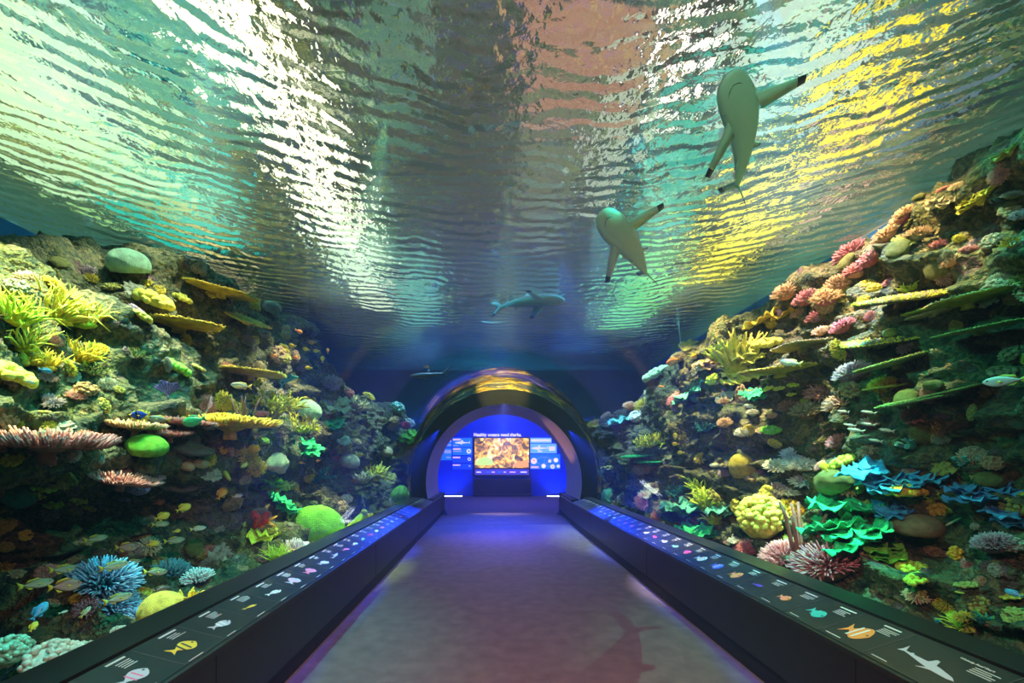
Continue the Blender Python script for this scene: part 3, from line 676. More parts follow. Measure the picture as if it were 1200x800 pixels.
def g_boulder(seed):
    a = MB(); a.ball((0,0,.4), (1,.8,.62), 26, 18, amp=.3, fr=1.5, seed=seed); return [('stone', a, 0)]
def g_cone(seed):
    a = MB(); a.lathe([(0,-.1),(.75,-.1),(.72,.15),(.55,.6),(.36,1.0),(.2,1.3),(.1,1.42),(0,1.45)], 24, wob=.06, seed=seed)
    b = MB(); b.ball((0,0,1.42), (.22,.2,.1), 10, 6, amp=.3, seed=seed); return [('cone', a, 0), ('crest', b, 1)]
def g_fan(seed, ribs=9):
    r = random.Random(seed); a = MB(); n, k = 26, 10; ph = r.random()*6; vs = []
    for s in (0, 1):
        for j in range(k+1):
            for i in range(n+1):
                f = -1+2*i/n; ang = f*1.0; R_ = (j/k)*(1+.10*math.sin(7*ang+ph)+.05*math.sin(15*ang))
                vs.append((math.sin(ang)*R_, .10*math.sin(ang*3+ph)*R_+(.02 if s else -.02)*(1-.5*j/k), .08+math.cos(ang)*R_))
    N = (k+1)*(n+1); fs = []
    for j in range(k):
        for i in range(n): q = j*(n+1)+i; fs += [(q, q+1, q+n+2, q+n+1), (N+q, N+q+n+1, N+q+n+2, N+q+1)]
    for i in range(n): q = k*(n+1)+i; fs.append((q, q+1, N+q+1, N+q))
    for j in range(k):
        q = j*(n+1); fs.append((q, q+n+1, N+q+n+1, N+q)); q += n; fs.append((q, N+q, N+q+n+1, q+n+1))
    a.add(vs, fs); b = MB()
    for i in range(ribs):
        ang = -.9+1.8*i/(ribs-1); b.tube([(0,0,.05), (math.sin(ang)*.5, .10*math.sin(ang*3+ph)*.5-.02, .08+math.cos(ang)*.5), (math.sin(ang)*.96, .10*math.sin(ang*3+ph)*.96-.02, .08+math.cos(ang)*.96)], [.035, .02, .01], 5)
    c = MB(); c.tube([(0,0,-.25), (0,0,.12)], [.06, .05], 7)
    return [('blade', a, 0), ('veins', b, 1), ('stem', c, 1)]
def g_tubes(seed, n=4, up=1.0, w=.16):
    r = random.Random(seed); out = []
    for i in range(n):
        a = MB(); g = 2*PI*i/n+r.random(); L = r.uniform(.6, 1)*up; lean = Vector((math.cos(g)*.35, math.sin(g)*.35, 1)).normalized()
        M = lean.to_track_quat('Z', 'Y').to_matrix(); c = (math.cos(g)*.16, math.sin(g)*.16, 0)
        a.lathe([(w*.7, -.05), (w*.85, L*.4), (w, L*.95), (w*1.02, L), (w*.75, L), (w*.66, L*.7), (0, L*.6)], 14, c=c, M=M, wob=.05, seed=seed+i); out.append(('tube', a, 0))
    return out
def g_leafy(seed, n=6, amp=.18, flat=.25, up=.5):
    """overlapping ruffled lobes; every lobe is a part of its own"""
    r = random.Random(seed); out = []
    for i in range(n):
        a = MB(); g0 = 2*PI*i/n*1.0+r.uniform(-.3, .3); R_ = r.uniform(.5, .75); c = Vector((math.cos(g0)*.42*r.random(), math.sin(g0)*.42*r.random(), up*i/n*r.uniform(.7, 1.2)))
        ph = r.random()*6; nn, k = 44, 6; vs = []
        for s in (0, 1):
            for j in range(k+1):
                for q in range(nn):
                    g = 2*PI*q/nn; w = 1+.16*math.sin(3*g+ph)+.10*math.sin(7*g+ph*2)+.05*math.sin(12*g); rr = j/k*R_*w
                    z = flat*rr+amp*(j/k)**2*math.sin(5*g+ph)*R_+.09*math.sin(9*g+ph)*(j/k)**2*R_+.07*math.sin(14*g+ph*3)*(j/k)**3*R_
                    v = Vector((rr*math.cos(g)+math.cos(g0)*.3, rr*math.sin(g)+math.sin(g0)*.3, z+(.025 if s else -.025)*(1-.3*j/k)))+c; vs.append(v)
        N = (k+1)*nn; fs = []
        for j in range(k):
            for q in range(nn):
                t = (q+1) % nn; fs += [(j*nn+q, (j+1)*nn+q, (j+1)*nn+t, j*nn+t)[::-1], (N+j*nn+q, N+(j+1)*nn+q, N+(j+1)*nn+t, N+j*nn+t)]
        for q in range(nn): t = (q+1) % nn; fs.append((k*nn+q, k*nn+t, N+k*nn+t, N+k*nn+q))
        a.add(vs, fs); out.append(('lobe', a, 0))
    b = MB(); b.ball((0,0,0), (.3,.3,up*.6), 10, 6, amp=.2, seed=seed); out.append(('base', b, 1)); return out
def g_knobs(seed, n=70, w=.13, h=.7):
    r = random.Random(seed); b = MB(); b.ball((0,0,.1), (.8,.75,h*.75), 14, 9, amp=.15, seed=seed); a = MB()
    for i in range(n):
        z = r.random(); g = i*2.4; q = math.sqrt(1-z*z); p = Vector((.85*q*math.cos(g), .8*q*math.sin(g), .1+h*z)); s = w*r.uniform(.7, 1.2)
        a.ball(p, (s, s, s*1.1), 8, 5, seed=i, amp=.1)
    return [('base', b, 1), ('knobs', a, 0)]
def g_pom(seed, n=420, L=.36, w=.036, h=.62):
    r = random.Random(seed); b = MB(); b.ball((0,0,.05), (.66,.62,h*.7), 16, 10, amp=.1, seed=seed); a = MB()
    for i in range(n):
        z = (i+.5)/n; g = i*2.39996+r.uniform(-.15, .15); q = math.sqrt(max(0, 1-z*z)); d = Vector((q*math.cos(g), q*math.sin(g), z*.9+.12))
        p = Vector((.64*d.x, .6*d.y, .05+h*.66*d.z)); a.cone(p, p+(d+rv(r, .3)).normalized()*L*r.uniform(.7, 1.2), w, 4, tip=.55)
    return [('base', b, 0), ('branchlets', a, 1)]
def g_whips(seed, n=8):
    r = random.Random(seed); out = []
    for i in range(n):
        a = MB(); g = r.random()*6.28; p = Vector((.07*math.cos(g), .07*math.sin(g), 0)); d = Vector((.26*math.cos(g), .26*math.sin(g), 1)); L = r.uniform(.65, 1)
        a.tube([p, p+d*L*.4+rv(r, .02), p+d*L*.75+rv(r, .03), p+d*L], [.034, .03, .026, .02], 7); out.append(('whip', a, 0))
    return out
def g_rod(seed):
    a = MB(); a.ball((0,0,.12), (1,.16,.13), 20, 10, amp=.15, fr=2, seed=seed); return [('lobe', a, 0)]
def g_star(seed):
    out = []
    for i in range(5):
        a = MB(); g = 2*PI*i/5; a.tube([(0,0,.08), (.45*math.cos(g), .45*math.sin(g), .12), (math.cos(g+.2), math.sin(g+.2), .02)], [.2, .17, .05], 7); out.append(('arm', a, 0))
    return out
GEN = dict(table=lambda s: g_table(s), shelf=lambda s: g_table(s, 600, .10, .14, .045), staghorn=g_staghorn, thicket=lambda s: g_staghorn(s, 14, 3, .06, 1.1), fingers=g_fingers, grass=lambda s: g_fingers(s, 60, 1.2, .04, .7), spikes=lambda s: g_staghorn(s, 6, 2, .085, .45),
  dome=g_dome, tall=lambda s: g_dome(s, 1.25, .05), boulder=g_boulder, cone=g_cone, fan=g_fan, tubes=g_tubes, barrel=lambda s: g_tubes(s, 2, .9, .3), leafy=g_leafy, cup=lambda s: g_leafy(s, 3, .22, .6, .2), patch=lambda s: g_knobs(s, 46, .2, .28),
  knobs=g_knobs, bubble=lambda s: g_knobs(s, 150, .12, .9), pom=g_pom, tuft=lambda s: g_pom(s, 400, .34, .034, .55), poms=lambda s: g_pom(s, 150, .42, .075, .6), whips=g_whips, rod=g_rod, star=g_star, column=lambda s: g_knobs(s, 40, .22, 1.6))
CCAT = dict(table='coral', shelf='coral', staghorn='coral', thicket='coral', fingers='soft coral', grass='soft coral', spikes='coral', dome='coral', tall='coral', boulder='rock', cone='coral', fan='sea fan', tubes='sponge', barrel='sponge', leafy='coral', cup='coral', patch='coral', knobs='coral', bubble='coral', pom='coral', tuft='coral', poms='coral', whips='sea whip', rod='coral', star='starfish', column='coral')
CNAME = dict(table='table_coral', shelf='plate_coral', staghorn='staghorn_coral', thicket='staghorn_coral', fingers='finger_coral', grass='grass_coral', spikes='antler_coral', dome='brain_coral', tall='dome_coral', boulder='boulder', cone='cone_coral', fan='sea_fan', tubes='tube_sponge', barrel='barrel_sponge', leafy='leafy_coral', cup='cup_coral', patch='encrusting_coral', knobs='knobbly_coral', bubble='bubble_coral', pom='tuft_coral', tuft='tuft_coral', poms='tuft_coral', whips='sea_whip', rod='lobe_coral', star='starfish', column='pillar_coral')
# coral colours: (body, tips)
CC = dict(yellow=((.72,.60,.03),(.95,.88,.15)), gold=((.75,.42,.02),(1,.66,.06)), lime=((.35,.55,.03),(.62,.82,.08)), green=((.10,.42,.03),(.2,.6,.05)), emerald=((.0,.28,.10),(.03,.55,.22)), teal=((.03,.25,.22),(.12,.5,.42)),
  pink=((.36,.13,.11),(.68,.29,.25)), rose=((.42,.12,.15),(.74,.27,.30)), salmon=((.65,.3,.16),(.95,.55,.32)), brown=((.16,.10,.06),(.36,.24,.13)), tan=((.38,.29,.16),(.65,.52,.32)), mustard=((.34,.27,.03),(.62,.5,.06)), olive=((.16,.17,.05),(.34,.33,.08)),
  cream=((.6,.56,.4),(.85,.8,.62)), white=((.6,.66,.62),(.9,.92,.88)), blue=((.03,.12,.3),(.22,.5,.75)), navy=((.01,.06,.14),(.05,.25,.5)), royal=((.01,.12,.38),(.05,.45,.8)), cyan=((.03,.3,.45),(.2,.65,.8)), violet=((.15,.08,.25),(.34,.22,.48)),
  mauve=((.22,.15,.2),(.4,.3,.36)), orange=((.75,.2,.02),(1,.45,.05)), red=((.4,.03,.03),(.7,.08,.06)), grey=((.16,.18,.15),(.34,.35,.28)), mint=((.25,.55,.35),(.5,.85,.6)), lilac=((.35,.35,.45),(.65,.65,.8)))
_mats = {}
def cmat(c, t, kind):
    key = (c, t, kind in ('dome','tall','boulder','cone'))
    if key not in _mats:
        b = CC[c][t]; v = lambda f: tuple(min(1, x*f) for x in b)
        if key[2]: _mats[key] = mottled('coral_'+c+'_skin', [(.3, v(.6)), (.5, v(.95)), (.7, v(1.2))], 3, .75, .7, 26, .25, vor=kind in ('dome','tall'), bdist=.02)
        else: _mats[key] = mottled('coral_'+c+('_tips' if t else ''), [(.3, v(.6)), (.5, b), (.72, v(1.35))], 5, .7, .5, 40, .3, bdist=.01)
    return _mats[key]
_mesh = {}
def coral(kind, px, py, w, colr, label, group=None, d=None, tilt=.35, tipc=None, seed=None, zs=1, rot=None, up=None, off=.0, base=.5):
    """grow one coral on the reef where the sight line meets the rock; w: width it shows, in pixels"""
    if kind == 'pom' and w < 46: kind = 'poms'
    w *= 1.18
    by = py+(w*base*zs if kind in ('whips','fan','spikes','tubes','barrel','cone','tall','grass','fingers','column') else 0)
    if d is None:
        h = next((q for q in (hit(px+(a if px > 590 else -a), by+b) for a in (0, 6, 14, 24) for b in (0, 10, 22, -12, -30)) if q), None)
        if not h: print('MISS', kind, px, py); return
        loc, nor, d = h
    else: loc, nor = at(px, by, d), Vector((-1 if px > 590 else 1, 0, .2)).normalized()
    s = w*d/F/2/(1+((px-CX)/F)**2*.5)
    if off: loc = loc+nor*off
    sd = seed if seed is not None else (int(px) % 3)
    mk = (kind, colr, tipc, sd)
    if mk not in _mesh:
        _mesh[mk] = [(nm, m.mesh(nm, cmat(tipc or colr, 1, kind) if (tip or not len(GEN_ONE & {kind})) and tip else cmat(colr, TIPPED.get(kind, 0), kind))) for nm, m, tip in GEN[kind](sd*7+3)]
    u = Vector((0, 0, 1)); ax = (u*(1-tilt)+nor*tilt).normalized() if up is None else Vector(up).normalized()
    qt = ax.to_track_quat('Z', 'Y'); e = empty(CNAME[kind], loc, (0,0,0), (s, s, s*zs)); e.rotation_mode = 'QUATERNION'
    rz = random.Random(int(px*7+py)).random()*6.28 if rot is None else rot
    from mathutils import Quaternion
    e.rotation_quaternion = qt @ Quaternion((0, 0, 1), rz)
    for nm, me in _mesh[mk]:
        o = link(bpy.data.objects.new(nm, me)); o.parent = e
    tag(e, label, CCAT[kind], group); return e
GEN_ONE = set(); TIPPED = dict(leafy=1, patch=1, knobs=1, bubble=1, tubes=1, cup=1, grass=0, column=1, dome=1, tall=1, star=1, rod=1)
L_ = [
 # kind, px, py, width px, colour, label, options
 ('grass',18,330,80,'yellow','yellow green grass coral at the far left edge, under the blue tank wall',dict(tipc='lime')),
 ('grass',66,322,84,'yellow','tallest yellow grass coral, standing up against the blue tank wall at left',dict(tipc='yellow')),
 ('grass',97,338,70,'lime','lime grass coral leaning right beside the pale oval coral head',dict(tipc='yellow')),
 ('grass',30,362,76,'yellow','bright yellow grass coral under the left edge thicket'),
 ('grass',92,390,56,'yellow','ragged yellow grass coral above the orange sponge on the left rock',dict(tipc='gold')),
 ('grass',55,402,50,'gold','golden low grass coral on the pale left ledge'),
 ('patch',10,440,70,'yellow','bright yellow crusting coral bulge at the left picture edge below the grass coral'),
 ('patch',40,425,50,'mustard','mustard crusting coral streak on the brown left rock'),
 ('tuft',112,412,34,'orange','small orange tuft sponge among yellow branches on the left rock',dict(tipc='gold')),
 ('staghorn',108,440,52,'olive','thin olive branching coral below the orange tuft',dict(tipc='lime')),
 ('staghorn',160,420,36,'olive','small bare forked green coral on the dark hollow of the left rock',dict(tipc='lime')),
 ('dome',153,316,52,'mint','pale green oval coral head at the crest of the left rock, touching the surface'),
 ('patch',180,355,48,'yellow','bright yellow lobed crust on the dark left rock under the crest'),
 ('patch',212,350,24,'yellow','small bright yellow blotch right of the lobed yellow crust'),
 ('patch',165,372,26,'yellow','yellow knob where the long mustard plate coral begins'),
 ('shelf',208,388,92,'mustard','long thin mustard plate coral slanting across the dark left rock',dict(tilt=.1,off=.1)),
 ('shelf',253,345,66,'mustard','uppermost mustard plate coral near the crest of the left rock',dict(tilt=.15,off=.1)),
 ('shelf',284,385,46,'mustard','short thick mustard plate coral standing out toward the blue water',dict(tilt=.5,off=.1)),
 ('shelf',286,441,78,'mustard','lowest long mustard plate coral with a pale tip, above the sea whips',dict(tilt=.1,off=.15,tipc='yellow')),
 ('patch',203,432,40,'green','bright green leaf shaped coral above the violet sea fans'),
 ('fan',200,462,34,'violet','violet sea fan leaning left under the green leaf coral',dict(rot=.5,base=.3,off=.1)),
 ('fan',234,470,36,'mauve','broad grey mauve sea fan with a pale rim, right of the violet one',dict(rot=.9,base=.3,off=.1)),
 ('fan',330,440,34,'teal','small teal sea fan right of the lowest mustard plate',dict(rot=.2,base=.3)),
 ('whips',288,478,90,'brown','thin brown sea whips rising behind the orange table coral on the left',dict(tilt=0,base=.3)),
 ('table',148,505,64,'salmon','orange rimmed brown table coral under the blue tang',dict(tilt=.1,off=.12,tipc='salmon')),
 ('table',205,507,58,'brown','reddish brown table coral behind the green coral ball',dict(tilt=.1,off=.1,tipc='pink')),
 ('table',198,520,46,'pink','pinkish table coral touching the top of the green coral ball',dict(tilt=.1,off=.1,tipc='pink')),
 ('table',262,496,40,'gold','small golden table coral, upper one of the orange pair',dict(tilt=.1,off=.1,tipc='gold')),
 ('table',268,510,80,'gold','wide bright orange table coral on the left ledge',dict(tilt=.1,off=.15,tipc='gold')),
 ('table',50,535,150,'pink','very wide pinkish brown table coral at the left edge, its branchlets paler',dict(tilt=.1,off=.1,tipc='pink')),
 ('table',118,562,72,'pink','pinkish table coral drooping in front of the wide one at left',dict(tilt=.25,off=.15,tipc='pink')),
 ('dome',174,532,47,'green','smooth bright green coral ball on the left ledge',dict(zs=.8,off=.12)),
 ('boulder',222,530,48,'grey','flat grey rock between green coral ball and the dark hollow',dict(zs=.45)),
 ('dome',234,545,18,'tan','small yellow tan coral ball below the flat grey rock'),
 ('dome',219,548,16,'salmon','small pinkish coral ball left of the yellow tan one'),
 ('barrel',274,528,24,'tan','tan sponge with a round hole under the orange table coral',dict(base=.2)),
 ('rod',262,556,42,'mustard','mustard finger of coral lying level below the tan sponge',dict(rot=.9)),
 ('rod',288,545,34,'yellow','thin yellow rod of coral at the edge of the left ledge',dict(rot=.6)),
 ('boulder',205,564,66,'grey','pale grey green rock shelf below the small tan coral ball',dict(zs=.4)),
 ('knobs',165,573,32,'violet','violet knobbly coral under the left ledge'),
 ('knobs',148,583,24,'violet','smaller violet knobbly coral below and left of the larger'),
 ('knobs',186,560,16,'mauve','mauve knob of coral above the violet knobbly ones'),
 ('patch',55,570,36,'lime','lime crusting coral plate beneath the wide pinkish table coral'),
 ('patch',42,583,26,'lime','lime yellow crust at the left under the wide table coral'),
 ('patch',88,586,30,'yellow','yellow crusting plate under the drooping pinkish table coral'),
 ('patch',62,592,24,'lime','lowest lime crust under the wide table coral'),
 ('boulder',12,590,56,'teal','teal grey rock at the left edge below the wide table coral'),
 ('pom',122,685,90,'navy','dark blue tufted coral with pale blue tips behind the snapper school',dict(tipc='blue')),
 ('pom',128,712,72,'navy','blue speckled tufted coral below the larger dark blue one',dict(tipc='blue')),
 ('pom',200,675,52,'navy','small blue tipped coral behind the yellow antler coral',dict(tipc='cyan')),
 ('pom',232,680,36,'navy','pale tipped dark coral right of the yellow antler coral',dict(tipc='white')),
 ('tall',187,712,54,'yellow','smooth yellow coral hump behind the left rail',dict(d=2.9,base=.25,zs=.8)),
 ('spikes',220,688,74,'yellow','yellow antler coral with pale tips behind the left rail',dict(d=3.0,base=.3,tipc='yellow')),
 ('knobs',12,765,62,'mint','pale green knobbly coral in the lower left corner',dict(d=2.3)),
 ('knobs',62,780,84,'cream','cream knobbly coral at the foot of the left glass',dict(d=2.25)),
 ('knobs',100,762,30,'cream','small cream coral lump right of the larger cream one',dict(d=2.5)),
 ('knobs',140,742,24,'cream','low cream coral peeping over the left rail',dict(d=2.7)),
 ('pom',160,725,36,'navy','small dark blue coral left of the yellow hump at the rail',dict(tipc='blue')),
 ('thicket',322,488,78,'yellow','bright yellow staghorn thicket right of the orange table coral',dict(tipc='yellow')),
 ('thicket',352,508,60,'yellow','second yellow staghorn coral, lower and nearer the tunnel than the thicket',dict(tipc='cream')),
 ('staghorn',318,470,44,'tan','pale tan branching coral above the yellow thicket',dict(tipc='cream')),
 ('tuft',336,480,24,'lilac','lilac tuft coral behind the yellow staghorn thicket',dict(tipc='lilac')),
 ('dome',361,484,28,'mint','pale green coral ball under two yellow fish'),
 ('leafy',392,482,34,'tan','ruffled tan lettuce coral beside the pale green coral ball'),
 ('fingers',416,462,30,'tan','tan stubby finger coral at the edge of the blue water'),
 ('knobs',408,452,14,'rose','small pink coral knob above the tan finger coral'),
 ('leafy',385,500,32,'emerald','emerald ruffled plate coral below the tan lettuce coral'),
 ('leafy',358,528,36,'emerald','emerald ruffled coral ledge under the yellow staghorns'),
 ('knobs',298,527,14,'gold','golden coral knob left of the yellow staghorns'),
 ('knobs',310,518,12,'yellow','tiny yellow coral knob under the thicket'),
 ('boulder',323,547,32,'cream','cream and pink stone with a hollow, under the yellow staghorns'),
 ('staghorn',370,565,52,'teal','slender pale green branching coral above the big green dome',dict(tipc='mint')),
 ('leafy',318,572,40,'lime','lime ruffled coral left of the slender branching coral'),
 ('leafy',330,595,34,'emerald','green ruffled plates above the red sponge'),
 ('tubes',300,598,40,'red','dark red tube sponge on the left bank',dict(base=.4)),
 ('star',312,611,26,'orange','orange lobed sponge beside the red tube sponge',dict(tilt=.7)),
 ('cup',306,634,38,'lime','yellow green cup coral with curled rim near the left rail'),
 ('grass',325,645,32,'lime','spiky lime coral next to the cup coral at the left rail',dict(base=.3)),
 ('pom',345,652,44,'mauve','low grey violet coral bed at the left rail',dict(tipc='lilac',d=5.3)),
 ('tall',368,612,58,'green','big smooth green dome coral by the left rail',dict(d=6.1,base=.35,zs=.72)),
 ('cone',411,600,38,'lime','pointed yellow green cone coral at the left rail',dict(d=6.7,base=.6,zs=1.25)),
 ('knobs',399,596,20,'tan','tan knobs between the green dome and the cone coral'),
 ('knobs',406,586,14,'cream','small cream coral knob above the cone coral'),
 ('dome',409,544,22,'cream','cream coral ball in front of the open blue water'),
 ('fingers',437,540,34,'yellow','yellow finger coral nearest the portal on the left',dict(tipc='yellow')),
 ('fingers',424,548,30,'olive','olive grey finger coral left of the yellow one near the portal',dict(tipc='cream')),
 ('staghorn',408,528,30,'grey','grey twiggy coral behind the cream coral ball',dict(tipc='lilac')),
 ('dome',452,531,14,'tan','tan coral ball against the yellow finger coral near the portal'),
 ('patch',400,517,20,'mint','pale ruffled coral with yellow tip in the blue gap'),
 ('leafy',470,545,28,'emerald','emerald ruffled coral close to the portal on the left'),
 ('leafy',478,515,26,'green','green leafy coral tight against the left of the portal'),
 ('knobs',484,488,16,'cream','cream lumps high up beside the left of the portal'),
 ('knobs',475,500,12,'red','red coral lump beside the left of the portal'),
 ('tall',467,580,20,'green','small green dome left of the portal base',dict(base=.3)),
 ('knobs',465,470,18,'mint','mint coral knob high on the left near the portal'),
 ('tuft',300,430,22,'tan','tan tuft coral on the left rock near the orange fish'),
]
